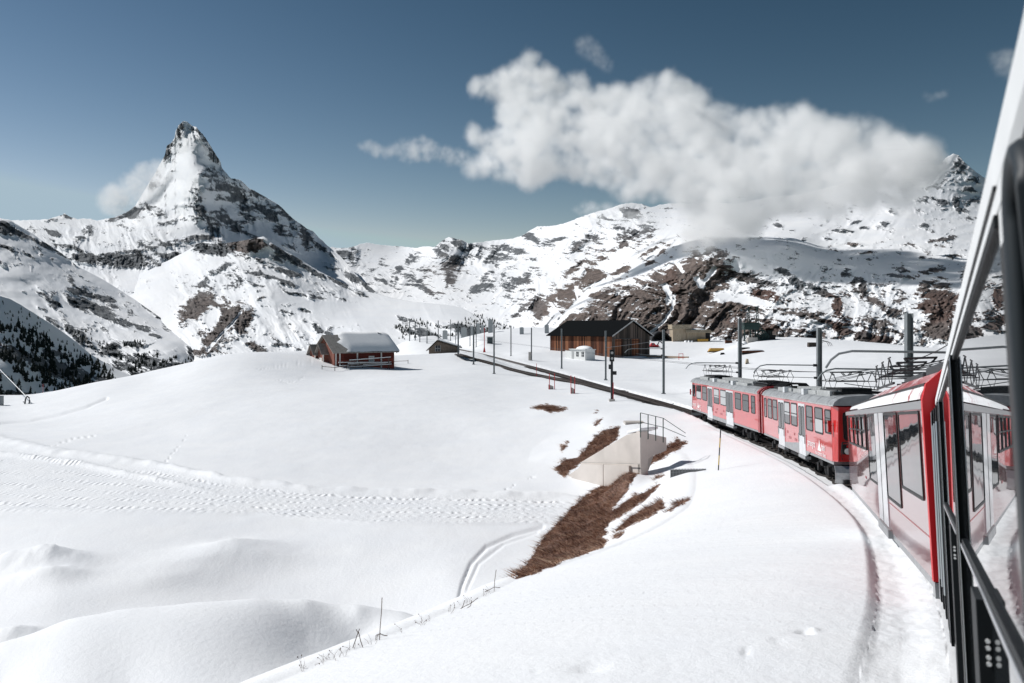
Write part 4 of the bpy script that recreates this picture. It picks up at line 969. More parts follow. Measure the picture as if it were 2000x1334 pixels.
    fr.box((p + 0.2, -1.9, 3.46), (q - 0.2, -0.75, 3.70)); fr.build("pantograph_base", M_UNDER, root)
    xp = min(p, q) + 0.8; pantograph(root, xp, 3.60, (-0.55, -2.1), 0.72 if cab_near else 0.85, 0.62, 2)
    p, q = span(13.6, 15.9); fr = MB()
    for i in range(8): fr.tube([(p + (q-p)*i/7, -0.7, 3.5), (p + (q-p)*i/7 + 0.12, -1.0, 3.72), (p + (q-p)*i/7, -1.9, 3.72), (p + (q-p)*i/7, -2.1, 3.5)], 0.05, 6)
    fr.box((p, -1.9, 3.44), (q, -0.6, 3.58)); fr.build("resistor_bank", M_UNDER, root)
    if not cab_near:
        pantograph(root, p + 0.3, 3.66, (-0.55, -2.1), 0.72, 0.6, 2)
    # face of the cab
    xf = X(0.0); face = lambda x: xf + sx * x
    wsn = MB(); poly = [(face(0.085), -0.36, 1.78), (face(0.085), -0.36, 2.80), (face(0.085), -W + 0.36, 2.80), (face(0.085), -W + 0.36, 1.78)]
    if True:
        yy = rrect(-W + 0.30, -0.30, 1.76, 2.84, 0.14, 0.0, 5)
        pts = [(face(0.02 + 0.08 * (z - 0.96) / 2.08 - 0.035), y, z) for y, _, z in yy]
        wsn.prism(pts, (sx * 0.05, 0, 0)); wo = wsn.build("windscreen", M_DARKGLASS, root)
        wp = MB(); wp.bar((face(0.045 - 0.05), -0.55, 2.35), (face(0.02 - 0.05), -1.2, 1.95), 0.07, 0.02, up=(sx, 0, 0)); wp.build("wiper", M_GREYBOX, wo)
    for y in (-0.42, -W + 0.42):
        lb = MB(); lb.box((face(-0.02), y - 0.19, 1.24), (face(0.05), y + 0.19, 1.62)) ; lb2 = lb.build("lamp_housing", M_BLACK, root, bevel=0.03)
        hl = MB(); hl.tube([(face(-0.05), y + 0.0, 1.36), (face(0.02), y + 0.0, 1.36)], 0.115, 16); hl.build("headlight", M_LAMP, lb2)
        tl = MB(); tl.tube([(face(-0.04), y - 0.02, 1.54), (face(0.02), y - 0.02, 1.54)], 0.055, 12); tl.build("tail_light", M_RED, lb2)
    rl = MB(); rl.tube([(face(-0.10), -0.22, 1.70), (face(-0.12), -0.16, 1.3), (face(-0.10), -0.20, 1.05)], 0.022, 6); rl.tube([(face(-0.10), -0.22, 1.70), (face(-0.12), -0.7, 1.72)], 0.022, 6); rl.build("handrail", M_BLACK, root)
    rl = MB(); rl.tube([(face(-0.10), -0.9, 1.06), (face(-0.12), -1.6, 1.06)], 0.022, 6); rl.build("handrail", M_BLACK, root)
    cp = MB(); cp.box((face(-0.45) if cab_near else face(0.1), -W/2 - 0.18, 0.62), (face(0.1) if cab_near else face(-0.45), -W/2 + 0.18, 0.85)); cp.build("coupler", M_UNDER, root, bevel=0.02)
    mr = MB(); mr.box((face(0.42), 0.06, 2.05), (face(0.50), 0.16, 2.5)); mr.bar((face(0.46), 0.0, 2.3), (face(0.46), 0.1, 2.3), 0.03); mr.build("mirror", M_RED, root)
    # snow plough
    pl = MB(); y0, y1 = 0.02, -W - 0.02
    sec = [(0.02, 0.14), (-0.10, 0.30), (-0.12, 0.55), (0.0, 0.80)]
    vs = []
    for y, push in ((y0, 0.18), (-W/2, -0.32), (y1, 0.18)):
        for dx, z in sec: vs.append((face(dx + push), y, z))
        for dx, z in reversed(sec): vs.append((face(dx + push + 0.06), y, z))
    n = 8; fs = [tuple(range(8)), tuple(range(23, 15, -1))]
    for q in range(2):
        for j in range(8): fs.append((q*8 + j, q*8 + (j+1) % 8, (q+1)*8 + (j+1) % 8, (q+1)*8 + j))
    pl.add(vs, fs); pl.build("snow_plough", M_STEEL, root)
    return root

old_coach((12.3, 31.0, -6.05), (14.5, 47.4, -6.95), True, "red coach with black windscreen and headlight, nearest of the two with silver doors")
old_coach((14.55, 47.8, -6.97), (14.8, 67.7, -7.55), False, "red coach farthest along the train with silver doors, beside the bare track")

# ---- the newer coach just behind ours
def frost_roof():
    m = bpy.data.materials.new("frosted_red_roof"); m.use_nodes = True
    nt = m.node_tree; N, L = nt.nodes, nt.links; b = N['Principled BSDF']
    b.inputs['Roughness'].default_value = 0.5; b.inputs['Coat Weight'].default_value = 0.3
    tc = N.new('ShaderNodeTexCoord'); mp = N.new('ShaderNodeMapping'); mp.inputs['Scale'].default_value = (1.6, 0.5, 0.5)
    L.new(tc.outputs['Object'], mp.inputs['Vector'])
    n = N.new('ShaderNodeTexNoise'); n.inputs['Scale'].default_value = 2.2; n.inputs['Detail'].default_value = 9; n.inputs['Roughness'].default_value = 0.72; n.inputs['Distortion'].default_value = 0.6
    L.new(mp.outputs[0], n.inputs['Vector'])
    sx = N.new('ShaderNodeSeparateXYZ'); L.new(tc.outputs['Object'], sx.inputs[0])
    # snow clings to the steep lower edge and to the ridge
    a = N.new('ShaderNodeMapRange'); a.inputs[1].default_value = 3.12; a.inputs[2].default_value = 3.20; a.inputs[3].default_value = 0.16; a.inputs[4].default_value = 0.0; L.new(sx.outputs[2], a.inputs[0])
    c = N.new('ShaderNodeMapRange'); c.inputs[1].default_value = 0.0; c.inputs[2].default_value = 13.0; c.inputs[3].default_value = -0.03; c.inputs[4].default_value = 0.14; L.new(sx.outputs[0], c.inputs[0])
    s = N.new('ShaderNodeMath'); L.new(n.outputs[0], s.inputs[0]); L.new(a.outputs[0], s.inputs[1])
    s2 = N.new('ShaderNodeMath'); L.new(s.outputs[0], s2.inputs[0]); L.new(c.outputs[0], s2.inputs[1])
    r = N.new('ShaderNodeMapRange'); r.inputs[1].default_value = 0.545; r.inputs[2].default_value = 0.62; L.new(s2.outputs[0], r.inputs[0])
    x = N.new('ShaderNodeMix'); x.data_type = 'RGBA'; L.new(r.outputs[0], x.inputs[0]); x.inputs[6].default_value = (0.38, 0.015, 0.02, 1); x.inputs[7].default_value = (0.84, 0.85, 0.87, 1)
    L.new(x.outputs[2], b.inputs['Base Color'])
    rr = N.new('ShaderNodeMapRange'); rr.inputs[3].default_value = 0.35; rr.inputs[4].default_value = 0.9; L.new(r.outputs[0], rr.inputs[0]); L.new(rr.outputs[0], b.inputs['Roughness'])
    return m
def new_coach():
    root = empty("train_coach", (0, 0, 0)); tag(root, "glossy red coach with frosted roof and tall window frames, next to the black riveted panels", "train coach", "coaches of the red mountain train")
    L0, L1 = (6.3, 12.4, -4.05), (12.2, 29.6, -5.99)
    root.matrix_world = car_matrix(L0, L1, 2.5)
    W, L, x0 = 2.65, 17.6, -0.85
    M_RB = mat("mirror_gloss_red_paint", (0.17, 0.012, 0.014), 0.25, 0, 0.5, 1.0)
    M_RB.node_tree.nodes['Principled BSDF'].inputs['Coat IOR'].default_value = 2.1
    b = MB(); b.prism([(x0, y, z) for y, z in ((0, 0.34), (0, 2.92), (-0.03, 2.98), (-W + 0.03, 2.98), (-W, 2.92), (-W, 0.34))], (L - x0, 0, 0)); b.build("body", M_RB, root)
    ef = MB(); ef.prism([(x0 - 0.06, y, z) for y, z in ((0.035, 0.36), (0.035, 2.92), (-0.03, 3.16), (-0.29, 3.39), (-1.325, 3.53), (-2.36, 3.39), (-W + 0.03, 3.16), (-W - 0.035, 2.92), (-W - 0.035, 0.36))], (0.14, 0, 0))
    ef.build("end_frame", mat("bright_red_end_frame", (0.62, 0.006, 0.012), 0.4), root)
    sk = MB(); sk.box((x0 - 0.04, -W + 0.02, 0.12), (x0 + 0.16, 0.02, 0.34)); sk.box((x0 + 0.16, -W + 0.06, 0.16), (L, -0.05, 0.335)); sk.build("skirt", M_SKIRT, root)
    rf = MB(); sec = [(0.05, 2.94), (0.03, 3.02), (-0.05, 3.15), (-0.30, 3.36), (-1.325, 3.50), (-2.35, 3.36), (-2.60, 3.15), (-W - 0.03, 3.02), (-W - 0.05, 2.94)]
    vs, fs, st = [], [], [x0 + 0.08, 3, 6, 9, 11.5, 13.5, 15.2, 16.6, 17.3]
    for i, x in enumerate(st):
        k = 0 if x < 6 else ((x - 6) / 11.3) ** 1.3
        for y, z in sec: vs.append((x, -W/2 + (y + W/2) * (1 - 0.10 * k), z if z < 3.1 else 3.1 + (z - 3.1) * (1 - 0.85 * k)))
    n = len(sec)
    for i in range(len(st) - 1):
        for j in range(n - 1): fs.append((i*n + j, i*n + j + 1, (i+1)*n + j + 1, (i+1)*n + j))
    fs += [tuple(range(n)), tuple((len(st)-1)*n + j for j in range(n))]
    rf.add(vs, fs); ro = rf.build("roof", frost_roof(), root)
    ln = MB()
    for i in range(len(st) - 1):
        a, c = Vector(vs[i*n + 2]), Vector(vs[(i+1)*n + 2]); ln.bar(a + Vector((0, 0.008, 0.012)), c + Vector((0, 0.008, 0.012)), 0.03, 0.03)
    ln.build("roof_joint", M_BLACK, ro)
    gu = MB(); gu.box((x0 + 0.08, -0.02, 2.80), (L, 0.03, 2.92)); gu.build("gutter", mat("grey_gutter", (0.30, 0.31, 0.32), 0.4, 0.3), root)
    rb = MB(); rb.box((2.0, -1.9, 3.36), (4.2, -0.75, 3.68)); rb.build("roof_box", M_DSTEEL, root, bevel=0.06); rb = MB(); rb.box((4.6, -1.9, 3.34), (7.5, -0.75, 3.62)); rb.build("roof_box", M_DSTEEL, root, bevel=0.06)
    # glazing: panes set in a dark surround
    for a, c, z0, z1 in ((-0.25, 2.35, 1.42, 2.78), (2.62, 4.95, 1.02, 2.78), (7.0, 9.1, 1.12, 2.78)): framed_window("window", root, a, c, z0, z1, 0.0, 0.07, 0.05, proud=0.018)
    for a, c in ((9.55, 11.0), (11.1, 12.6), (12.7, 14.3), (14.4, 16.3)): framed_window("window", root, a, c, 1.84, 2.78, 0.0, 0.05, 0.06, split=2.35, proud=0.03)
    d = MB(); d.box((4.98, -0.03, 0.40), (5.93, 0.02, 2.79)); d.box((5.97, -0.03, 0.40), (6.92, 0.02, 2.79)); do = d.build("door", M_DOOR, root, bevel=0.006)
    s = MB(); s.box((5.935, -0.02, 0.40), (5.965, 0.026, 2.79)); s.build("door_seal", M_BLACK, do)
    s = MB(); s.box((4.9, -0.2, 0.18), (7.0, 0.05, 0.36)); s.build("step", M_SKIRT, root, bevel=0.01)
    s = MB(); s.box((10.3, 0.0, 1.05), (10.7, 0.01, 1.11)); s.build("side_marker", M_REDD, root)
    s = MB(); s.box((-0.84, 0.0, 0.92), (4.9, 0.006, 0.94)); s.build("panel_joint", M_REDD, root)
    for i in range(7):
        bl = MB(); bl.box((x0 - 0.12 - 0.09 * i, -W + 0.35 + 0.04 * (i % 2), 0.7), (x0 - 0.075 - 0.09 * i, -0.35 - 0.04 * (i % 2), 2.9))
        bl.build("bellows_fold", M_BLACK, root)
    for xc in (2.5, 13.5):
        bo = MB(); bo.box((xc - 1.2, -0.5, 0.25), (xc + 1.2, -0.3, 0.34)); bo.box((xc - 1.2, -W + 0.3, 0.25), (xc + 1.2, -W + 0.5, 0.34)); bg = bo.build("bogie", M_UNDER, root)
        for dx in (-0.8, 0.8):
            wm = MB(); wm.tube([(xc + dx, -0.62, 0.31), (xc + dx, -0.50, 0.31)], 0.31, 18); wm.tube([(xc + dx, -W + 0.5, 0.31), (xc + dx, -W + 0.62, 0.31)], 0.31, 18); wm.build("wheelset", M_UNDER, bg)
    pantograph(root, 9.0, 3.52, (-0.6, -2.05), 0.66, 0.62, 3)
    return root
new_coach()

# ---- our own coach: its side runs past the camera
def own_coach():
    root = empty("train_coach", (0, 0, 0)); tag(root, "dark glazed coach side seen from its own window, mirror panes and riveted black panels", "train coach", "coaches of the red mountain train")
    a, s = R_(26.6), math.atan(0.14)
    D = Vector((math.sin(a) * math.cos(s), math.cos(a) * math.cos(s), -math.sin(s)))
    M = car_matrix((0, 0, 0), D * 10, 2.5)
    r2 = -M.to_3x3().col[1]
    M.translation = r2 * 0.20
    root.matrix_world = M                      # x along the coach, y towards the camera side, z up from eye level
    W = 2.65
    M_CANT = mat("pale_grey_cantrail", (0.70, 0.71, 0.72), 0.5, 0, 0.12, 0, 0.05, 3.0)
    M_PANE = glass_mat("coach_mirror_glass", (0.02, 0.023, 0.026), 0.0)
    M_FR = mat("black_window_frame", (0.012, 0.014, 0.016), 0.5, 0, 0.12)
    M_ALU = mat("bare_aluminium_trim", (0.55, 0.56, 0.58), 0.30, 0.9)
    M_SEAL = mat("rubber_seal", (0.016, 0.022, 0.028), 0.55, 0, 0.4)
    x0, x1 = -6.0, 13.2
    b = MB(); b.prism([(x0, y, z) for y, z in ((-0.10, -1.95), (-0.10, 0.66), (-W, 0.66), (-W, -1.95))], (x1 - x0, 0, 0)); b.build("body", M_FR, root)
    c = MB(); c.prism([(x0, y, z) for y, z in ((-0.015, 0.664), (0.0, 0.69), (0.0, 0.80), (-0.03, 0.86), (-0.20, 0.99), (-W/2, 1.25), (-W + 0.2, 0.99), (-W, 0.80), (-W, 0.664))], (x1 - x0, 0, 0)); c.build("roof", M_CANT, root)
    l = MB(); l.box((2.36, 0.0, 0.672), (x1, 0.008, 0.690)); l.build("drip_rail", M_BLACK, root)
    l = MB(); l.box((2.06, -0.02, 0.616), (x1, 0.003, 0.6695)); l.build("window_header", M_CANT, root)
    # panes: upper and lower light of each window, top bar, mid rail, posts
    def bay(p, q, xp, jq, yp, yj, ry):
        """One window bay from p to its far post at q; jq is the riveted block below the mid rail."""
        pn = MB(); pn.box((p, -0.099, -0.470), (q, -0.002, 0.600)); pno = pn.build("window", M_PANE, root)
        lw = MB(); lw.box((p, -0.099, -1.93), (q, -0.002, -0.520)); lw.build("lower_pane", M_PANE, root)
        tb = MB(); tb.box((xp + 0.15, -0.098, 0.575), (q, 0.012, 0.612)); tb.build("window_frame", M_FR, pno, bevel=0.004)
        rl = MB(); rl.box((xp, -0.097, -0.496), (q - 0.01, 0.014, -0.472)); rl.build("mid_rail", M_FR, pno, bevel=0.003)
        ra = MB(); ra.box((xp, -0.096, -0.518), (q - 0.01, 0.022, -0.498)); ra.build("rail_trim", M_ALU, pno, bevel=0.003)
        po = MB(); po.box((q + 0.01, -0.02, -1.93), (q + 0.26, yp, 0.612)); pp = po.build("post", M_FR, root, bevel=0.006)
        st = MB(); st.box((q - 0.01, yp + 0.001, -1.9), (q + 0.26, yp + 0.006, 0.60)); st.build("post_trim", M_ALU, pp, bevel=0.003)
        st2 = MB(); st2.box((q + 0.02, yp + 0.007, -1.9), (q + 0.24, yp + 0.010, 0.58)); st2.build("post_seal", M_BLACK, pp)
        pa = MB(); pa.box((jq, -0.02, -1.92), (jq + 0.35, yj, -0.522)); pe = pa.build("riveted_block", M_FR, root, bevel=0.004)
        for z in (-0.668, -0.692, -0.725, -0.748):
            rv2 = MB(); rv2.tube([(jq - 0.006, ry, z), (jq, ry, z)], 0.0085, 10); rv2.build("rivet", M_WHITE, pe)
    bay(2.35, 5.6, 2.2, 3.6, 0.022, 0.046, 0.0135)
    bay(6.1, 9.9, 6.4, 7.1, 0.014, 0.034, 0.014)
    # the seal of the window the camera looks out of, with its round corner
    pp_ = MB(); pp_.box((2.06, -0.02, 0.42), (2.355, 0.0, 0.6145)); pp_.build("corner_panel", M_CANT, root)
    ss = MB(); path = [(2.03, -0.005, -1.6), (2.03, -0.005, 0.50)]
    for k in range(1, 12):
        t = k / 11 * math.pi; path.append((1.89 + 0.14 * math.cos(t), -0.005, 0.50 + 0.11 * math.sin(t)))
    path.append((1.75, -0.005, -1.6))
    ss.tube([Vector(p) for p in path], 0.027, 10); so = ss.build("near_window_seal", M_SEAL, root, smooth=True)
    s2 = MB(); s2.box((2.10, -0.02, -1.9), (2.20, 0.004, 0.419)); s2.build("seal_trim", M_ALU, so)
    s2 = MB(); s2.box((2.21, -0.02, -1.9), (2.345, 0.002, 0.52)); s2.build("seal_gasket", M_BLACK, so)
    pn = MB(); pn.box((-2.0, -0.02, -1.5), (1.88, -0.012, 0.58)); pn.build("near_window", M_PANE, root)
    # door posts of the far end
    e = MB()
    for i, (x, y) in enumerate(((10.6, 0.02), (11.3, 0.032), (12.0, 0.045))):
        e = MB(); e.box((x, -0.09, -1.9), (x + 0.3, y, 0.62)); eo = e.build("door_post", M_FR, root, bevel=0.006)
        t = MB(); t.tube([(x + 0.15, y + 0.015, -1.55), (x + 0.15, y + 0.015, 0.4)], 0.014, 8); t.build("grab_rail", M_ALU, eo)
    e = MB(); e.box((12.75, -0.09, -1.93), (13.15, 0.06, 0.63)); eo = e.build("end_frame", M_FR, root, bevel=0.008)
    t = MB(); t.box((12.74, 0.061, -1.9), (13.14, 0.07, 0.60)); t.build("end_trim", M_ALU, eo)
    d = MB(); d.box((10.9, -0.018, -1.25), (13.0, 0.02, -1.2)); d.build("door_sill", M_ALU, root)
    eb = MB(); eb.box((13.2, -W + 0.3, -1.6), (13.6, -0.25, 0.7)); eb.build("gangway_bellows", M_BLACK, root)
    return root
own_coach()
# ------------------------------------------------------------------ track
M_BALLAST = mat("dark_track_ballast", (0.055, 0.05, 0.047), 0.9, 0, 0.2, 0, 0.5, 3.0, 0.6, 12)
M_RAIL = mat("brown_rail_steel", (0.10, 0.08, 0.07), 0.45, 0.7, 0.5)
M_SLEEPER = mat("steel_sleeper", (0.05, 0.045, 0.042), 0.7, 0.2, 0.4)
def ribbon(name, path, w, dz, m, kind=None, parent=None, jag=0.0, thick=0.0):
    mb = MB(); vs, fs = [], []
    for i, p in enumerate(path):
        d = (path[min(i+1, len(path)-1)] - path[max(i-1, 0)]); d.z = 0; d.normalize(); n = Vector((-d.y, d.x, 0))
        j = (1 + jag * math.sin(i * 2.3) * math.sin(i * 0.71 + 1), 1 + jag * math.sin(i * 1.7 + 2) * math.sin(i * 0.93))
        vs += [p + n * w / 2 * j[0] + Vector((0, 0, dz)), p - n * w / 2 * j[1] + Vector((0, 0, dz))]
    fs = [(2*i, 2*i+1, 2*i+3, 2*i+2) for i in range(len(path) - 1)]
    mb.add(vs, fs); o = mb.build(name, m, parent)
    if kind: tag(o, kind=kind)
    return o
def offset_path(path, off, dz):
    out = []
    for i, p in enumerate(path):
        d = (path[min(i+1, len(path)-1)] - path[max(i-1, 0)]); d.z = 0; d.normalize()
        out.append(p + Vector((-d.y, d.x, 0)) * off + Vector((0, 0, dz)))
    return out
def railway(name, path, label, ballast_to, w):
    nb = [p for p in path if p.y < ballast_to]
    ribbon("track_bed", nb, w, 0.0, M_BALLAST, 'structure', None, 0.12)
    root = empty(name, (0, 0, 0)); tag(root, label, "railway track")
    for off in (-0.52, 0.52):
        r = MB(); pp = offset_path(path, off, 0.14)
        for a, b in zip(pp[:-1], pp[1:]): r.bar(a, b, 0.08, 0.15)
        r.build("rail", M_RAIL, root)
    r = MB(); pp = offset_path(path, 0, 0.16)
    for a, b in zip(pp[:-1], pp[1:]): r.bar(a, b, 0.10, 0.12)
    r.build("rack", M_RAIL, root)
    sl = MB(); acc = 0.0
    for a, b in zip(nb[:-1], nb[1:]):
        d = (b - a); l = d.length; d.normalize(); n = Vector((-d.y, d.x, 0)).normalized()
        k = 0.0
        while k < l:
            c = a + d * k; sl.bar(c - n * 0.95 + Vector((0, 0, 0.03)), c + n * 0.95 + Vector((0, 0, 0.03)), 0.22, 0.09); k += 0.75
    so = sl.build("sleeper", M_SLEEPER, root); tag(so, kind='stuff')
    return root
_main = [Vector(p) + Vector((0, 0, -0.05)) for p in _cr(TRK, 10) if p[1] > 8]
railway("railway_track", _main, "rack railway track in dark ballast curving away beyond the red train", 175, 2.3)
_br = [(1215,767),(1195,764.5),(1160,756),(1112,746),(1060,736.5),(1000,723),(960,711),(930,703),(896,693.5),(866,686)]
_bp = [gpt(u, v, 60) + Vector((0, 0, 0.05)) for u, v in _br]
_bp = [Vector(p) for p in _cr(np.array([tuple(p) for p in _bp]), 6)]
railway("railway_track", _bp, "second track branching off to the left just before the signal", 400, 1.5)

# ------------------------------------------------------------------ masts
M_MAST = mat("grey_steel_mast", (0.21, 0.23, 0.24), 0.55, 0.2, 0.5, 0, 0.15, 3.0)
M_CONC = mat("raw_concrete", (0.46, 0.43, 0.40), 0.8, 0, 0.3, 0, 0.16, 1.6, 0.3, 14)
def mast(base, h, label, w=0.22, arm=None, block=False, side=1):
    root = empty("catenary_mast", base, 0, label, "mast", "masts along the railway")
    m = MB()
    m.box((-w/2, -w/2, -0.6), (-w/2 + 0.03, w/2, h)); m.box((w/2 - 0.03, -w/2, -0.6), (w/2, w/2, h)); m.box((-w/2 + 0.03, -0.015, -0.6), (w/2 - 0.03, 0.015, h)); m.build("pole", M_MAST, root)
    f = MB(); f.box((-0.25, -0.25, -0.5), (0.25, 0.25, 0.12)); f.build("foot", M_CONC if block else M_MAST, root, bevel=0.02)
    if block: b = MB(); b.box((-0.75, -0.5, -0.4), (-0.05, 0.5, 2.1)); b.build("cabinet", M_CONC, root, bevel=0.03)
    if arm:
        # bracket tube reaching over the track with a drooping end and a stay
        ha, l, ang = arm
        dx, dy = math.cos(ang), math.sin(ang); a = MB()
        q = lambda s, z: (dx * s, dy * s, z)
        a.tube([q(0.1, ha), q(l * 0.8, ha + 0.02), q(l * 0.9, ha - 0.06), q(l * 0.96, ha - 0.24), q(l, ha - 0.48)], 0.034, 8); ao = a.build("bracket_arm", M_MAST, root)
        s = MB(); s.tube([q(0.1, ha - 0.75), q(l * 0.45, ha - 0.72), q(l * 0.7, ha - 0.60)], 0.02, 6); s.build("steady_arm", M_MAST, ao)
        i = MB(); i.tube([q(0.12, ha), q(0.34, ha)], 0.08, 8); i.tube([q(0.12, ha - 0.75), q(0.30, ha - 0.75)], 0.07, 8); i.build("insulator", M_DSTEEL, ao)
    return root
for u, vt, vb, lab, blk in ((965,634,730,"tall mast on open snow nearest the left side of the tracks",0),(925,638,712,"mast beside the branch track, second from the nearest of the left row",0),(895,635,697,"mast at the right end of the small brown shed",0),
        (998,636,695,"mast left of the one with a pale cabinet at its foot",0),(1038,640,704,"mast with a pale concrete cabinet at its foot",1),(1097,642,720,"mast in front of the barn's left half beside the white booth",0),
        (1183,646,742,"mast in front of the barn's right corner, just left of the signal",0),(1296,644,770,"mast with a bracket arm between the barn and the red train",0),
        (800,626,666,"leftmost mast of the far cluster above the red hut's roof end",0),(811,628,665,"mast second from the left in the far cluster beside the trees",0),(820,632,668,"short mast third from the left in the far cluster",0),(834,630,670,"mast just left of the small brown shed, in the far cluster",0),
        (856,626,664,"mast rising straight behind the peak of the small brown shed",0),(880,624,664,"tallest mast behind the right half of the small brown shed",0),(890,632,672,"mast standing next to the shed's right end mast, slightly behind",0),(918,630,676,"far mast between the tracks and the grey pillars",0),(930,632,678,"far mast right of the grey pillars near the red post",0)):
    b = gpt(u, vb, 60)
    arm = (5.4, 4.6, R_(180)) if u == 1296 else None
    mast(b, (vb - vt) / F_ * b.y, lab, 0.30 if b.y > 150 else 0.26, arm, bool(blk))
def mast_at(u, vt, y, zb, lab, arm, w=0.26):
    x = (u - U0) / F_ * y; h = (V0 - vt) / F_ * y - zb
    return mast((x, y, zb), h, lab, w, arm)
mast_at(1445, 622, 66, -7.5, "mast rising behind the roof of the farthest red coach", (4.65, 4.3, R_(176)))
mast_at(1600, 640, 49, -7.0, "mast rising behind the roof of the red coach with the headlight", (4.75, 3.8, R_(172)))
mast_at(1775, 612, 34, -6.3, "thick mast rising behind the frosted roof of the glossy coach", (4.55, 3.6, R_(168)))
mast_at(1880, 600, 23, -5.4, "mast behind our own coach with a curved arm over the frosted roof", (4.7, 3.6, R_(164)))
# contact wires along the train
for off, lab in ((-0.55, "right hand contact wire above the train"), (0.55, "left hand contact wire above the train")):
    w = MB(); pts = [p for p in offset_path([Vector(q) for q in TRKS if 8 < q[1] < 300], off, 4.45)]
    w.tube(pts, 0.014, 4); o = w.build("contact_wire", M_DSTEEL); tag(o, lab, "wire", "contact wires over the track")
_w = MB(); _w.tube([P(1183, 679, 150), P(1240, 672, 160), P(1300, 664, 170)], 0.03, 4); tag(_w.build("stay_wire", M_STEEL), "thin wire slanting across the front of the dark barn", "wire")

# ------------------------------------------------------------------ barn
def plank_mat(name, c1, c2, c3, sc):
    m = bpy.data.materials.new(name); m.use_nodes = True
    nt = m.node_tree; N, L = nt.nodes, nt.links; b = N['Principled BSDF']; b.inputs['Roughness'].default_value = 0.8; b.inputs['Specular IOR Level'].default_value = 0.2
    gi = N.new('ShaderNodeNewGeometry'); tc = N.new('ShaderNodeTexCoord')
    n = N.new('ShaderNodeTexNoise'); n.inputs['Scale'].default_value = sc; n.inputs['Detail'].default_value = 6
    mp = N.new('ShaderNodeMapping'); mp.inputs['Scale'].default_value = (1, 1, 0.12); L.new(tc.outputs['Object'], mp.inputs[0]); L.new(mp.outputs[0], n.inputs[0])
    s = N.new('ShaderNodeMath'); s.operation = 'ADD'; L.new(gi.outputs['Random Per Island'], s.inputs[0]); L.new(n.outputs[0], s.inputs[1])
    r = N.new('ShaderNodeValToRGB'); e = r.color_ramp.elements; e[0].position = 0.42; e[0].color = (*c1, 1); e[1].position = 1.5 / 1.6; e[1].color = (*c3, 1)
    q = e.new(0.68); q.color = (*c2, 1)
    h = N.new('ShaderNodeMath'); h.operation = 'MULTIPLY'; L.new(s.outputs[0], h.inputs[0]); h.inputs[1].default_value = 0.68
    L.new(h.outputs[0], r.inputs[0]); L.new(r.outputs[0], b.inputs['Base Color'])
    return m
M_BARN = plank_mat("sunburnt_brown_boards", (0.045, 0.018, 0.011), (0.14, 0.05, 0.027), (0.27, 0.115, 0.06), 1.2)
M_BARNG = plank_mat("weathered_dark_boards", (0.03, 0.026, 0.023), (0.075, 0.058, 0.048), (0.13, 0.10, 0.085), 1.2)
M_ROOFB = mat("black_sheet_roof", (0.007, 0.008, 0.009), 0.9, 0, 0.03)
M_SNOWCAP = mat("settled_snow", (0.85, 0.86, 0.875), 0.7, 0, 0.2, 0, 0.03, 2.0, 0.5, 3)
def frame_at(o, xdir):
    x = Vector((xdir[0], xdir[1], 0)).normalized(); y = Vector((-x.y, x.x, 0))
    M = Matrix((x, y, Vector((0, 0, 1)))).transposed().to_4x4(); M.translation = Vector(o); return M
def boards(mb, x0, x1, ztop, zbot, y, n, t=0.04, rng=random):
    w = (x1 - x0) / n
    for i in range(n):
        a = x0 + i * w; zt = ztop(a + w / 2) if callable(ztop) else ztop
        mb.box((a + 0.015, y - t * rng.uniform(0.6, 1.3), zbot - rng.uniform(0, 0.08)), (a + w - 0.015, y + 0.02, zt))
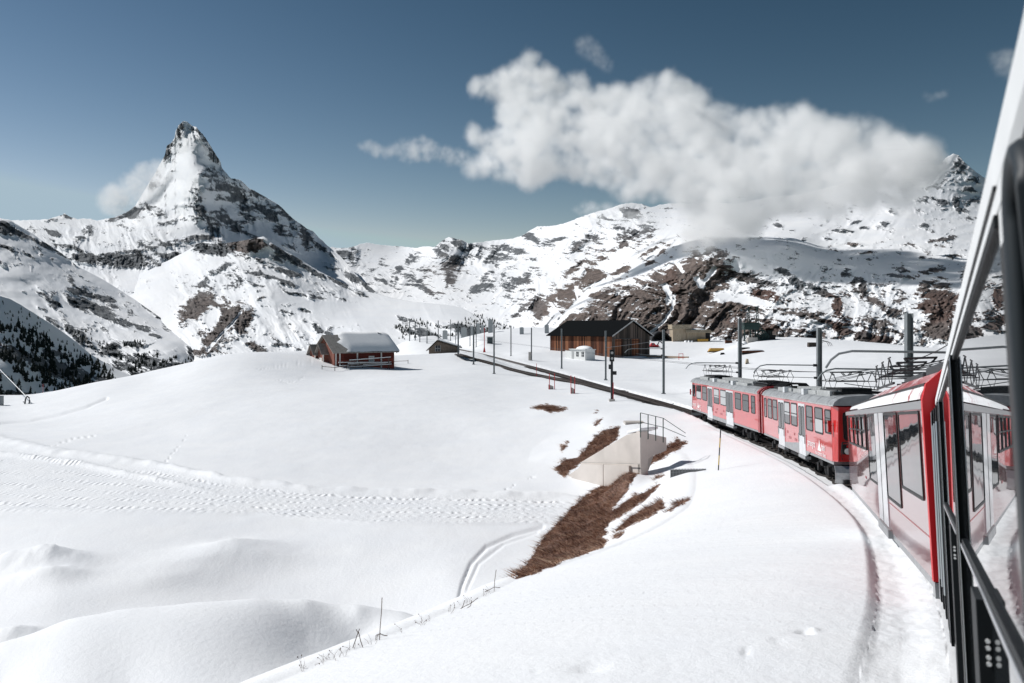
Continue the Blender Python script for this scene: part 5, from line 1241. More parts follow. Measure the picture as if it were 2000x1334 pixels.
def barn():
    z0 = -8.1
    root = empty("wooden_barn", (0, 0, 0)); tag(root, "big dark brown plank barn with black gable roof by the tracks", "barn")
    # local x along the sunlit front towards the left end, y into the building
    N_ = Vector((27.06, 222, z0)); root.matrix_world = frame_at(N_, (0.75, 0.66))
    # frame: x along the gable to the right/back, y to the left/back along the front
    G, Lf, H, Rr = 16.0, 24.0, 6.05, 3.95
    w = MB(); w.prism([(0.05, 0.05, -1.5), (G - 0.05, 0.05, -1.5), (G - 0.05, 0.05, H - 0.05), (G/2, 0.05, H + Rr - 0.2), (0.05, 0.05, H - 0.05)], (0, Lf - 0.1, 0)); w.build("wall", M_BARNG, root)
    fr = MB(); n = 58
    for i in range(n):
        a = Lf * i / n; fr.box((-0.05 * random.uniform(0.5, 1.4), a + 0.015, -0.9 + random.uniform(-0.05, 0.05)), (0.03, a + Lf / n - 0.015, H))
    o = fr.build("front_board", M_BARN, root); tag(o, kind='stuff')
    gb = MB(); m_ = 40
    for i in range(m_):
        a = G * i / m_; xm = a + G / m_ / 2; zt = H + Rr * (1 - abs(xm - G/2) / (G/2)) - 0.12
        gb.box((a + 0.015, -0.05 * random.uniform(0.5, 1.4), -0.9), (a + G / m_ - 0.015, 0.03, zt))
    o = gb.build("gable_board", M_BARNG, root); tag(o, kind='stuff')
    for a, b, m in ((1.2, 4.2, M_BARN), (4.6, 7.9, M_BARNG), (8.2, 11.4, M_BARN)):
        d = MB(); k = 9
        for i in range(k): d.box((a + (b - a) * i / k + 0.01, -0.14, -0.3), (a + (b - a) * (i + 1) / k - 0.01, -0.08, 5.0))
        d.box((a, -0.17, 4.4), (b, -0.14, 4.6)); d.box((a, -0.17, 0.4), (b, -0.14, 0.6)); d.build("sliding_door", m, root)
    r = MB(); r.box((0.8, -0.2, 5.05), (12.2, -0.06, 5.2)); r.build("door_rail", M_DSTEEL, root)
    rf = MB()
    for sx in (-1, 1):
        c = G/2; e = c + sx * (G/2 + 0.8); ze = H - 0.8 * Rr / (G/2)
        vs = [(e, -0.9, ze), (c, -0.9, H + Rr), (c, Lf + 0.9, H + Rr), (e, Lf + 0.9, ze)]
        rf.prism([Vector(p) + Vector((0, 0, 0.02)) for p in vs], (0, 0, 0.22))
    ro = rf.build("roof", M_ROOFB, root)
    for i, sx in enumerate((-1, 1)):
        c = G/2; e = c + sx * (G/2 + 0.8); ze = H - 0.8 * Rr / (G/2); t = MB()
        t.bar((e, -0.93, ze + 0.12), (c + sx * 0.02, -0.93, H + Rr + 0.12), 0.05, 0.3, up=(0, 0, 1)); t.build("verge_board", mat("pale_verge_board", (0.42, 0.42, 0.42), 0.7) if i == 0 else bpy.data.materials["pale_verge_board"], ro)
    pl = MB(); pl.box((-0.1, -0.35, -1.6), (6.5, -0.05, -0.2)); pl.build("red_plinth", mat("dull_red_plinth", (0.16, 0.03, 0.025), 0.7), root)
    sn = MB()
    for x, y, rx, ry, rz in ((8, -1.6, 9, 1.6, 1.0), (-1.2, 12, 1.6, 13, 1.0)):
        vs, fs = [], []; a, b = 18, 5
        for j in range(b + 1):
            for i in range(a):
                t = 2*math.pi*i/a; p = j / b * math.pi / 2
                vs.append((x + rx * math.cos(t) * math.cos(p) * (1 + 0.1*math.sin(3*t)), y + ry * math.sin(t) * math.cos(p), -0.7 + rz * math.sin(p)))
        for j in range(b):
            for i in range(a): fs.append((j*a+i, j*a+(i+1)%a, (j+1)*a+(i+1)%a, (j+1)*a+i))
        sn.add(vs, fs)
    o = sn.build("snow_drift", M_SNOWCAP, None, True); o.matrix_world = root.matrix_world; tag(o, kind='structure')
barn()

def snow_lump(mb, c, rx, ry, rz, a=16, b=5, seed=0, flat=1.0):
    rg = random.Random(seed); ph = rg.uniform(0, 6)
    vs, fs = [], []
    for j in range(b + 1):
        for i in range(a):
            t = 2*math.pi*i/a; p = j / b * math.pi / 2; k = 1 + 0.10*math.sin(3*t+ph) + 0.06*math.sin(7*t+ph*2)
            vs.append((c[0] + rx*k*math.cos(t)*math.cos(p)**flat, c[1] + ry*k*math.sin(t)*math.cos(p)**flat, c[2] + rz*math.sin(p)))
    for j in range(b):
        for i in range(a): fs.append((j*a+i, j*a+(i+1)%a, (j+1)*a+(i+1)%a, (j+1)*a+i))
    fs.append(tuple(range(a))[::-1]); mb.add(vs, fs)

# white booth in front of the barn
def booth():
    root = empty("white_booth", (0, 0, 0)); tag(root, "small white booth with two windows, heaped with snow in front of the barn", "booth")
    p = P(1143, 697.5, 205); root.matrix_world = frame_at((p.x, p.y, -8.05), (0.86, 0.5))
    M_W = mat("white_cabin_panel", (0.66, 0.67, 0.66), 0.6, 0, 0.4, 0, 0.06, 3)
    # x to the right/back (short side), y to the left/back (front)
    b = MB(); b.box((0, 0, -0.8), (3.0, 6.8, 2.45)); b.build("wall", M_W, root, bevel=0.03)
    r = MB(); r.box((-0.25, -0.2, 2.46), (3.2, 7.0, 2.62)); ro = r.build("roof", M_W, root, bevel=0.03)
    s = MB(); snow_lump(s, (1.5, 2.2, 2.62), 1.7, 2.7, 0.85, seed=4); s.build("roof_snow", M_SNOWCAP, ro, True)
    for y in (0.55, 2.9):
        f = MB(); f.box((-0.06, y, 0.75), (-0.005, y + 1.0, 1.95)); fo = f.build("window", mat("dark_pane", (0.03, 0.035, 0.04), 0.1) if y < 1 else bpy.data.materials["dark_pane"], root)
        g = MB(); g.box((-0.08, y + 0.46, 0.75), (-0.06, y + 0.54, 1.95)); g.box((-0.08, y, 1.3), (-0.061, y + 1.0, 1.36)); g.build("window_frame", M_W, fo)
    d = MB(); d.box((-0.05, 5.0, -0.2), (-0.005, 5.95, 2.0)); d.build("door", M_GREYBOX, root)
    a = MB(); a.box((0.2, 6.8, -0.6), (2.8, 9.4, 2.1)); a.build("annex", M_W, root, bevel=0.03)
booth()

# ------------------------------------------------------------------ red hut on the knoll
def hut():
    root = empty("red_hut", (0, 0, 0)); tag(root, "dark red board hut with snow heaped roof on the snowy knoll", "hut")
    A = P(653, 721, 143); z0 = A.z
    root.matrix_world = frame_at(A, (0.80, 0.60))
    # x along the shaded front to the right, y into the hill side (gable end at x = 0)
    Lx, Wy, H, Rr = 11.8, 7.6, 3.25, 2.6
    M_R = plank_mat("dark_red_boards", (0.09, 0.018, 0.014), (0.15, 0.03, 0.022), (0.24, 0.055, 0.04), 2.0)
    M_RL = plank_mat("brownish_red_boards", (0.12, 0.045, 0.035), (0.20, 0.075, 0.055), (0.30, 0.13, 0.10), 2.0)  # lighter, browner red than the front boards
    M_P = mat("whitewashed_post", (0.62, 0.60, 0.57), 0.7)
    M_T = mat("bare_roof_boards", (0.30, 0.28, 0.26), 0.75, 0, 0.3, 0, 0.2, 3)
    w = MB(); w.prism([(0, 0.03, -1.0), (0, Wy, -1.0), (0, Wy, H), (0, Wy/2, H + Rr - 0.1), (0, 0.03, H)], (Lx, 0, 0)); w.build("wall", M_RL, root)
    fb = MB(); n = 12
    for i in range(n): fb.box((0.02, -0.03 - 0.012 * (i % 2), -0.8 + i * (H + 0.8) / n + 0.012), (Lx - 0.02, 0.03, -0.8 + (i + 1) * (H + 0.8) / n - 0.012))
    o = fb.build("front_board", M_R, root); tag(o, kind='stuff')
    for x in (0.25, 1.0, 4.35, 9.1): p = MB(); p.box((x - 0.12, -0.16, -1.0), (x + 0.12, -0.045, H)); p.build("post", M_P, root)
    wn_ = MB(); wn_.box((6.6, -0.09, 1.1), (7.7, -0.045, 2.15)); wo = wn_.build("window", mat("white_shutter", (0.6, 0.6, 0.58), 0.6), root)
    g = MB()
    for i in range(3): g.box((6.75, -0.11, 1.25 + i * 0.28), (7.55, -0.09, 1.42 + i * 0.28))
    g.build("slat", M_GREYBOX, wo)
    # gabled bays on the sunlit end
    def roof_pair(x0, x1, y0, y1, h, rr, name, m, over=0.5, thick=0.10, boards_n=0):
        c = (y0 + y1) / 2; r = MB()
        for sy in (-1, 1):
            half = (y1 - y0) / 2; e = c + sy * (half + over); ze = h - over * rr / half
            if boards_n:
                for i in range(boards_n):
                    a = x0 + (x1 - x0) * i / boards_n; b = x0 + (x1 - x0) * (i + 1) / boards_n - 0.04; lift = 0.02 * (i % 2)
                    r.prism([Vector(q) + Vector((0, 0, lift)) for q in ((a, e, ze), (a, c, h + rr), (b, c, h + rr), (b, e, ze))], (0, 0, thick))
            else: r.prism([(x0, e, ze), (x0, c, h + rr), (x1, c, h + rr), (x1, e, ze)], (0, 0, thick))
        return r.build(name, m, root)
    rf = roof_pair(-0.6, Lx + 0.7, 0, Wy, H, Rr, "roof", M_T, 0.75, 0.12, 15)
    for (ya, yb, xo, h) in ((2.6, 4.9, -0.9, 2.9), (5.2, 7.6, -1.3, 2.7)):
        b = MB(); b.prism([(xo, ya, -1.0), (xo, yb, -1.0), (xo, yb, h), (xo, (ya+yb)/2, h + 1.25), (xo, ya, h)], (2.2 - xo, 0, 0)); b.build("porch_bay", M_RL, root)
        roof_pair(xo - 0.55, 3.0, ya, yb, h, 1.45, "porch_roof", M_T, 0.35, 0.10, 3)
        p = MB(); p.box((xo - 0.06, ya - 0.1, -1.0), (xo + 0.08, ya + 0.12, h)); p.build("post", M_P, root)
        dr = MB(); dr.box((xo - 0.05, ya + 0.5, -0.8), (xo - 0.004, yb - 0.5, 1.9)); dr.build("door", M_R if ya > 4 else M_P, root)
    # thick snow on the roof
    s = MB(); vs, fs = [], []; nx, ny = 26, 14; c = Wy / 2
    for j in range(ny + 1):
        for i in range(nx + 1):
            x = 2.0 + (Lx + 0.85 - 2.0) * i / nx; t = -1 + 2 * j / ny; y = c + t * (Wy/2 + 0.62)
            base = H + Rr - abs(t) * (Wy/2 + 0.62) * Rr / (Wy/2) + 0.16
            e = min(i, nx - i) / nx * 9; f = min(j, ny - j) / ny * 7
            th = 0.46 * min(1, e ** 0.6 if e > 0 else 0) * min(1, f ** 0.6 if f > 0 else 0)
            x2 = x + (0.5 * math.sin(j * 1.3) + 0.3 * math.sin(j * 2.9)) * (1 if i < 3 else 0) * (1 - i / 3 if i < 3 else 0)
            top = H + Rr + 0.25 - 0.15 * t * t if abs(t) < 0.12 else 9
            vs.append((x2, y, min(base + th + 0.05 * math.sin(x * 1.1 + y), top + 0.45)))
    for j in range(ny):
        for i in range(nx): a = j * (nx + 1) + i; fs.append((a, a + 1, a + nx + 2, a + nx + 1))
    s.add(vs, fs); s.build("roof_snow", M_SNOWCAP, rf, True)
    lp = MB(); lp.bar((Lx + 0.2, -0.7, 2.6), (Lx + 0.55, 3.0, 5.4), 0.12); lp.bar((Lx + 0.45, 3.0, 5.6), (Lx - 1.6, 3.4, 6.3), 0.12); lp.build("roof_pole", M_BARNG, rf)
    # snow laden rails stacked before the front
    rk = empty("timber_rack", (0, 0, 0)); tag(rk, "rack of thin snow covered poles leaning before the red hut", "timber rack"); rk.matrix_world = frame_at(A, (0.80, 0.60))
    for i, (z, xa, xb, zz) in enumerate(((0.55, 0.3, 9.5, 0.2), (0.85, 1.8, 10.4, 0.1), (1.15, 0.0, 10.0, -0.25), (1.5, 2.0, 10.2, 0.35), (0.3, 1.5, 10.3, 0.3))):
        b = MB(); b.tube([(xa, -1.5 - 0.1 * i, z), (xb, -1.3 - 0.1 * i, z + zz)], 0.07, 6); bo = b.build("pole", M_BARNG, rk)
        c = MB(); c.bar((xa, -1.5 - 0.1 * i, z + 0.10), (xb, -1.3 - 0.1 * i, z + zz + 0.10), 0.15, 0.10); c.build("snow", M_SNOWCAP, bo)
    for x in (2.2, 9.8):
        for dx in (-0.35, 0.35): b = MB(); b.bar((x + dx, -1.5, -1.2), (x - dx * 0.4, -1.6, 1.7), 0.1); b.build("leg", M_BARNG, rk)
    # low rail fence running past the hut
    fn = empty("rail_fence", (0, 0, 0)); tag(fn, "low thin brown rail fence on the snow before the red hut", "fence")
    pts = [gpt(u, v, 90) for u, v in ((629,722),(654,724.5),(677,721),(708,718),(737,714.5),(768,711.5),(797,710),(804,713))]
    for p in pts[:7]: b = MB(); b.bar(p + Vector((0, 0, -0.4)), p + Vector((0, 0, 0.75)), 0.09); b.build("fence_post", M_BARNG, fn)
    b = MB(); b.tube([p + Vector((0, 0, 0.55)) for p in pts[:7]], 0.045, 5); b.build("rail", mat("rusty_brown_rail", (0.14, 0.07, 0.045), 0.8), fn)
hut()

def shed():
    root = empty("brown_shed", (0, 0, 0)); tag(root, "small brown shed with lopsided gable roof beside the tracks", "shed")
    A = P(838, 697, 190); root.matrix_world = frame_at((A.x, A.y, A.z - 0.4), (1, -0.06))
    M_S = mat("brown_stone_wall", (0.13, 0.105, 0.085), 0.85, 0, 0.2, 0, 0.3, 2.5, 0.6, 6)
    sec = [(0, 0, -1.5), (7.0, 0, -1.5), (7.0, 0, 2.5), (1.9, 0, 4.0), (0, 0, 2.2)]
    w = MB(); w.prism(sec, (-0.6, 5.5, 0)); w.build("wall", M_S, root)
    r = MB(); r.prism([(-0.6, -0.5, 1.75), (1.9, -0.5, 4.15), (1.3, 6.0, 4.15), (-1.2, 6.0, 1.75)], (0, 0, 0.16)); r.prism([(1.93, -0.5, 4.16), (7.6, -0.5, 2.45), (7.0, 6.0, 2.45), (1.33, 6.0, 4.16)], (0, 0, 0.16))
    ro = r.build("roof", mat("brown_shed_roof", (0.10, 0.085, 0.07), 0.8, 0, 0.2, 0, 0.2, 3), root)
    s = MB(); s.prism([(2.2, -0.3, 4.28), (7.2, -0.3, 2.75), (6.7, 5.8, 2.75), (1.7, 5.8, 4.28)], (0, 0, 0.22)); s.build("roof_snow", M_SNOWCAP, ro, bevel=0.06)
    f = MB(); f.box((1.5, -0.06, 1.7), (2.6, -0.004, 3.0)); fo = f.build("window", bpy.data.materials["dark_pane"], root)
    g = MB(); g.box((1.5, -0.09, 2.3), (2.6, -0.06, 2.38)); g.box((2.02, -0.09, 1.7), (2.1, -0.061, 3.0)); g.box((1.42, -0.09, 1.62), (1.5, -0.03, 3.08)); g.box((2.6, -0.09, 1.62), (2.68, -0.03, 3.08)); g.build("window_frame", M_GREYBOX, fo)
    d = MB(); d.box((4.6, -0.06, -0.6), (5.6, -0.004, 1.5)); d.build("door", M_BARNG, root)
    b = MB()
    for x in (0.05, 0.55): b.box((-0.05, x, -0.5), (0.0, x + 0.3, 2.1))
    b.build("corner_board", mat("tan_boards", (0.30, 0.20, 0.13), 0.8), root)
    s = MB(); snow_lump(s, (3.5, -1.5, -1.2), 5.5, 2.2, 1.5, seed=9); o = s.build("snow_drift", M_SNOWCAP, None, True); o.matrix_world = root.matrix_world; tag(o, kind='structure')
shed()

# ------------------------------------------------------------------ concrete underpass
def portal():
    root = empty("concrete_underpass", (0, 0, 0)); tag(root, "pale concrete underpass wall set in the brown grassy bank", "underpass")
    d = Vector((0.43, -0.90, 0)).normalized(); Pn = Vector((5.3, 48.0, 0))
    out = Vector((-0.90, -0.43, 0))
    def on(u, v, k=0.0):
        # sight line meets the wall plane, moved out by k
        o = Pn + out * k; ray = Vector(((u - U0) / F_, 1, (V0 - v) / F_)); n = out
        return ray * (o.dot(n) / ray.dot(n))
    M_C2 = mat("pale_concrete", (0.60, 0.55, 0.51), 0.8, 0, 0.3, 0, 0.10, 0.8, 0.25, 10)  # one even pale tone for all the walls
    w = MB(); w.prism([on(*p) for p in ((1250,843),(1224,849),(1134,903),(1133,912),(1104,932),(1104,975),(1200,985),(1252,970))], -out * 0.5); w.build("head_wall", M_C2, root, bevel=0.02)
    for (p, q, name) in (([(1135,906),(1177.5,907),(1178,958),(1103,932)], 0.16, "lower_panel"), ([(1178.6,907),(1228,909.5),(1229,930),(1190,952),(1179,958)], 0.16, "lower_panel")):
        b = MB(); pts = [on(*a, q) for a in p]
        pts[2] = pts[2] - Vector((0, 0, 0.6)); pts[-1] = pts[-1] - Vector((0, 0, 0.6))
        b.prism(pts, -out * 0.15); b.build(name, M_C2, root, bevel=0.015)
    j = MB(); j.bar(on(1134,903,0.19), on(1252,906,0.19), 0.03, 0.05); j.build("joint", M_CONC, root)
    # wing wall and parapet turning back towards the track
    t = on(1250, 843); wd = Vector((0.90, 0.43, 0)).normalized()
    def wp(s, z): return t + wd * s + Vector((0, 0, z))
    w2 = MB(); w2.prism([wp(0.002, 0.0), wp(1.75, -0.42), wp(1.75, -1.15), wp(0.9, -1.35), wp(0.002, -1.75)], -d * 0.35); w2.build("wing_wall", M_C2, root, bevel=0.02)
    w3 = MB(); w3.prism([wp(0.0, -1.75), wp(0.9, -1.35), wp(0.45, -2.4), wp(0.0, -2.6)], -d * 0.2); w3.build("haunch", M_CONC, root)
    c = MB(); c.prism([on(1224,848) + Vector((0, 0, 0.01)), on(1250,842) + Vector((0, 0, 0.01)), on(1250,842) + wd * 1.2 + Vector((0, 0, 0.05)), on(1224,848) + wd * 1.4 + Vector((0, 0, 0.05))], (0, 0, 0.16)); c.build("snow_cap", M_SNOWCAP, root, bevel=0.05)
    # railing
    rl = empty("railing", (0, 0, 0)); tag(rl, "thin dark green railing standing on the concrete underpass", "railing")
    M_G = mat("dark_green_paint", (0.02, 0.055, 0.05), 0.5, 0.2)
    tops = []
    for i, s in enumerate((0.0, 0.5, 1.0, 1.5)):
        b0 = wp(s + 0.03, -0.05 - 0.24 * s - 0.12); tp = wp(s + 0.03, -0.24 * s + 1.02)
        tops.append(tp); p = MB(); p.tube([b0 - Vector((0, 0, 0.15)), tp], 0.028, 6); p.build("rail_post", M_G, rl)
    e = wp(3.05, -0.25)
    for k, z in ((0, 0.0), (1, -0.5)):
        r = MB(); r.tube([q + Vector((0, 0, z)) for q in tops] + [e + Vector((0, 0, z * 0.4))], 0.018, 6); r.build("handrail", M_G, rl)
    # small gauge box behind
    g = empty("stone_kerb", (0, 0, 0)); tag(g, "flat pale stone slab just behind the underpass wall", "slab")
    b = MB(); q = gpt(1238, 826, 40); b.box((q.x - 0.75, q.y - 0.6, q.z - 0.2), (q.x + 0.75, q.y + 0.6, q.z + 0.10)); b.build("slab", M_CONC, g, bevel=0.02)
    b = MB(); b.box((q.x + 0.2, q.y - 0.9, q.z - 0.5), (q.x + 0.5, q.y - 0.62, q.z + 0.05)); b.build("marker", M_GREYBOX, g)
portal()

def grille():
    root = empty("slatted_grille", (0, 0, 0)); tag(root, "grey slatted grate half buried in snow beside the striped pole", "grate")
    a, b = gpt(1310, 932, 28), gpt(1378, 918.5, 28)
    M_ = mat("grey_grating", (0.24, 0.25, 0.26), 0.6, 0.3)
    n = 24
    h0 = 0.36
    for i in range(n):
        t = i / (n - 1); p = a.lerp(b, t); h = h0 * (1 - t) + 0.07
        s = MB(); s.box((p.x - 0.018, p.y - 0.03, p.z - 0.25), (p.x + 0.018, p.y + 0.03, p.z + h)); s.build("slat", M_, root)
    s = MB(); s.bar(a + Vector((0, 0.04, h0 * 0.6)), b + Vector((0, 0.04, 0.03)), 0.03, 0.04); s.build("rail", M_, root)
    s = MB(); s.prism([a + Vector((0, 0.06, -0.3)), b + Vector((0, 0.06, -0.3)), b + Vector((0, 0.06, 0.02)), a + Vector((0, 0.06, h0))], (0, 0.02, 0)); s.build("backing_sheet", M_UNDER, root)
grille()

def striped_pole():
    b = gpt(1403, 919, 25); h = (919 - 838) / F_ * b.y
    root = empty("snow_pole", b, 0, "leaning black and yellow banded pole in the snow left of the train", "snow pole")
    M_Y = mat("yellow_band", (0.55, 0.36, 0.03), 0.5); lean = (0.10 * h / 2.0, 0, 0)
    edges = [-0.12, 0.13, 0.36, 0.55, 0.78, 1.0]
    for i in range(5):
        p = MB(); a, c = edges[i], edges[i + 1]
        p.tube([(0.115 * a, 0, h * a), (0.115 * c, 0, h * c)], 0.028, 8); p.build("band", M_BLACK if i % 2 == 0 else M_Y, root)
striped_pole()

# ------------------------------------------------------------------ signal and markers
M_SRED = mat("signal_red_paint", (0.52, 0.03, 0.035), 0.5)
M_YEL = mat("dull_yellow_sheet", (0.48, 0.27, 0.05), 0.6, 0, 0.3, 0, 0.2, 4)
def signal():
    b = gpt(1195, 783, 60); k = b.y / F_
    root = empty("railway_signal", b, 0, "dark railway signal with lamp head beside the bare track", "signal")
    p = MB(); p.box((-0.12, -0.1, -0.5), (0.12, 0.1, 80 * k)); p.build("post", M_DSTEEL, root)
    h = MB(); h.box((-4.5*k, -0.16, 77*k), (4.5*k, 0.10, 100*k)); ho = h.build("signal_head", M_BLACK, root, bevel=0.04)
    for z in (83, 94):
        l = MB(); l.tube([(0, -0.22, z*k), (0, -0.15, z*k)], 0.14, 12); l.build("lamp", mat("clear_lamp", (0.5, 0.5, 0.5), 0.2) if z == 83 else bpy.data.materials["clear_lamp"], ho)
        v = MB(); v.box((-0.2, -0.42, z*k + 0.15), (0.2, -0.165, z*k + 0.19)); v.build("visor", M_BLACK, ho)
    q = MB(); q.box((-6.2*k, -0.2, 62*k), (-1.5*k, 0.2, 71*k)); q.build("relay_box", M_DSTEEL, root, bevel=0.03)
    q = MB(); q.box((2.0*k, -0.2, 51*k), (9*k, 0.2, 58*k)); q.build("side_box", M_BLACK, root, bevel=0.03)
    q = MB(); q.box((1.5*k, -0.14, 4*k), (3.2*k, -0.11, 36*k)); q.build("red_strip", M_SRED, root)
    q = MB(); q.box((-0.3, -0.3, -0.4), (0.3, 0.3, 0.2)); q.build("foot", M_CONC, root)
signal()
def stakes(u, v, us, tops, w, h, lab):
    b = gpt(u, v, 60); k = b.y / F_
    root = empty("marker_block", b, 0, lab, "marker block", "concrete blocks with red stakes by the track")
    m = MB(); m.prism([(-w*k, 0, -0.3), (w*k, 0, -0.3), (w*k, 0, h*k*0.6), (-w*k, 0, h*k)], (0, 0.5, 0)); m.build("block", M_CONC, root, bevel=0.02)
    for uu, (t0, t1) in zip(us, tops):
        s = MB(); s.tube([((uu - u)*k, -0.1, (v - t1)*k - 0.3), ((uu - u)*k, -0.1, (v - t0)*k)], 0.05, 6); s.build("stake", M_SRED, root)
stakes(1076, 760, (1073, 1083), ((729, 759), (729, 759)), 5, 9, "block with two red stakes, nearer the snow hollow on the left")
stakes(1119, 768, (1115, 1122.5), ((733, 766), (735, 768)), 4, 12, "block with two close red stakes, nearer the signal")
_b = gpt(1048, 736, 60); _m = MB(); _m.tube([(_b.x, _b.y, _b.z - 0.3), (_b.x, _b.y, _b.z + 26 / F_ * _b.y)], 0.045, 6); tag(_m.build("red_stake", M_SRED), "single thin red stake between the two tracks", "stake")

# far station things
def box_thing(name, u, vb, w, h, dpt, label, cat, m, group=None, y0=60, bev=0.04, extra=None):
    b = gpt(u, vb, y0); k = b.y / F_
    root = empty(name, b, 0, label, cat, group)
    o = MB(); o.box((-w*k/2, 0, -0.6), (w*k/2, dpt, h*k)); o.build("body", m, root, bevel=bev)
    if extra: extra(root, k)
    return root
M_PIL = mat("pale_concrete_pillar", (0.34, 0.36, 0.37), 0.8, 0, 0.2, 0, 0.1, 1.0)
def pil_cap(root, k):
    c = MB(); c.prism([(-3.2*k, -0.2, 0), (3.2*k, -0.2, 0), (0, -0.2, 3*k)], (0, 1.4, 0)); o = c.build("cap", M_PIL, root); o.location.z = root['h'] * 1.0
for u, vb, w, h, lab in ((869,659,9,13,"squat brownish pillar just right of the shed roof peak"),(906,657,11,17,"broad grey pillar behind the shed's right end mast"),(923,652,7,14,"grey pillar left of the tall narrow pair"),(934,650,6,18,"narrow grey pillar in the middle of the far group"),(942,649,6,13,"short grey pillar beside the tall pointed one"),(958,650,9,23,"tallest pointed grey pillar of the far group"),
                       (1019,653,8,13,"grey pillar left of the barn, nearer the masts"),(1068,651,8,16,"grey pillar just left of the barn roof")):
    b = gpt(u, vb, 150); k = b.y / F_
    root = empty("concrete_pillar", b, 0, lab, "pillar", "grey pillars on the far edge of the plateau")
    o = MB(); o.box((-w*k/2, 0, -1.0), (w*k/2, 1.6, h*k)); o.build("shaft", M_PIL, root, bevel=0.05)
    o = MB(); o.prism([(-w*k/2 - 0.1, -0.1, h*k + 0.02), (w*k/2 + 0.1, -0.1, h*k + 0.02), (0, -0.1, h*k + (4.5*k if u == 958 else 1.2*k))], (0, 1.8, 0)); o.build("cap", M_PIL, root)
def rp(root, k):
    h = MB(); h.box((-0.35, -0.3, 34*k), (0.35, 0.3, 47*k)); h.build("lamp_box", M_DSTEEL, root)
b = gpt(946, 688, 100); k = b.y / F_; root = empty("red_post", b, 0, "dull red signal post with a flared foot by the far tracks", "post")
o = MB(); o.box((-0.12, -0.12, 0), (0.12, 0.12, 48*k)); o.build("shaft", M_SRED, root); o = MB(); o.prism([(-0.5, -0.3, -0.4), (0.5, -0.3, -0.4), (0.15, -0.15, 1.6), (-0.15, -0.15, 1.6)], (0, 0.4, 0)); o.build("foot", M_SRED, root)
def cab_lid(root, k):
    s = MB(); s.box((-7*k, -0.2, 12.2*k), (7*k, 1.6, 13.5*k)); s.build("lid", M_GREYBOX, root)
box_thing("relay_cabinet", 957, 671, 11, 12, 1.4, "dark teal cabinet behind the tallest left row masts", "cabinet", mat("dark_teal_paint", (0.03, 0.05, 0.055), 0.5), None, 100, 0.04, cab_lid)

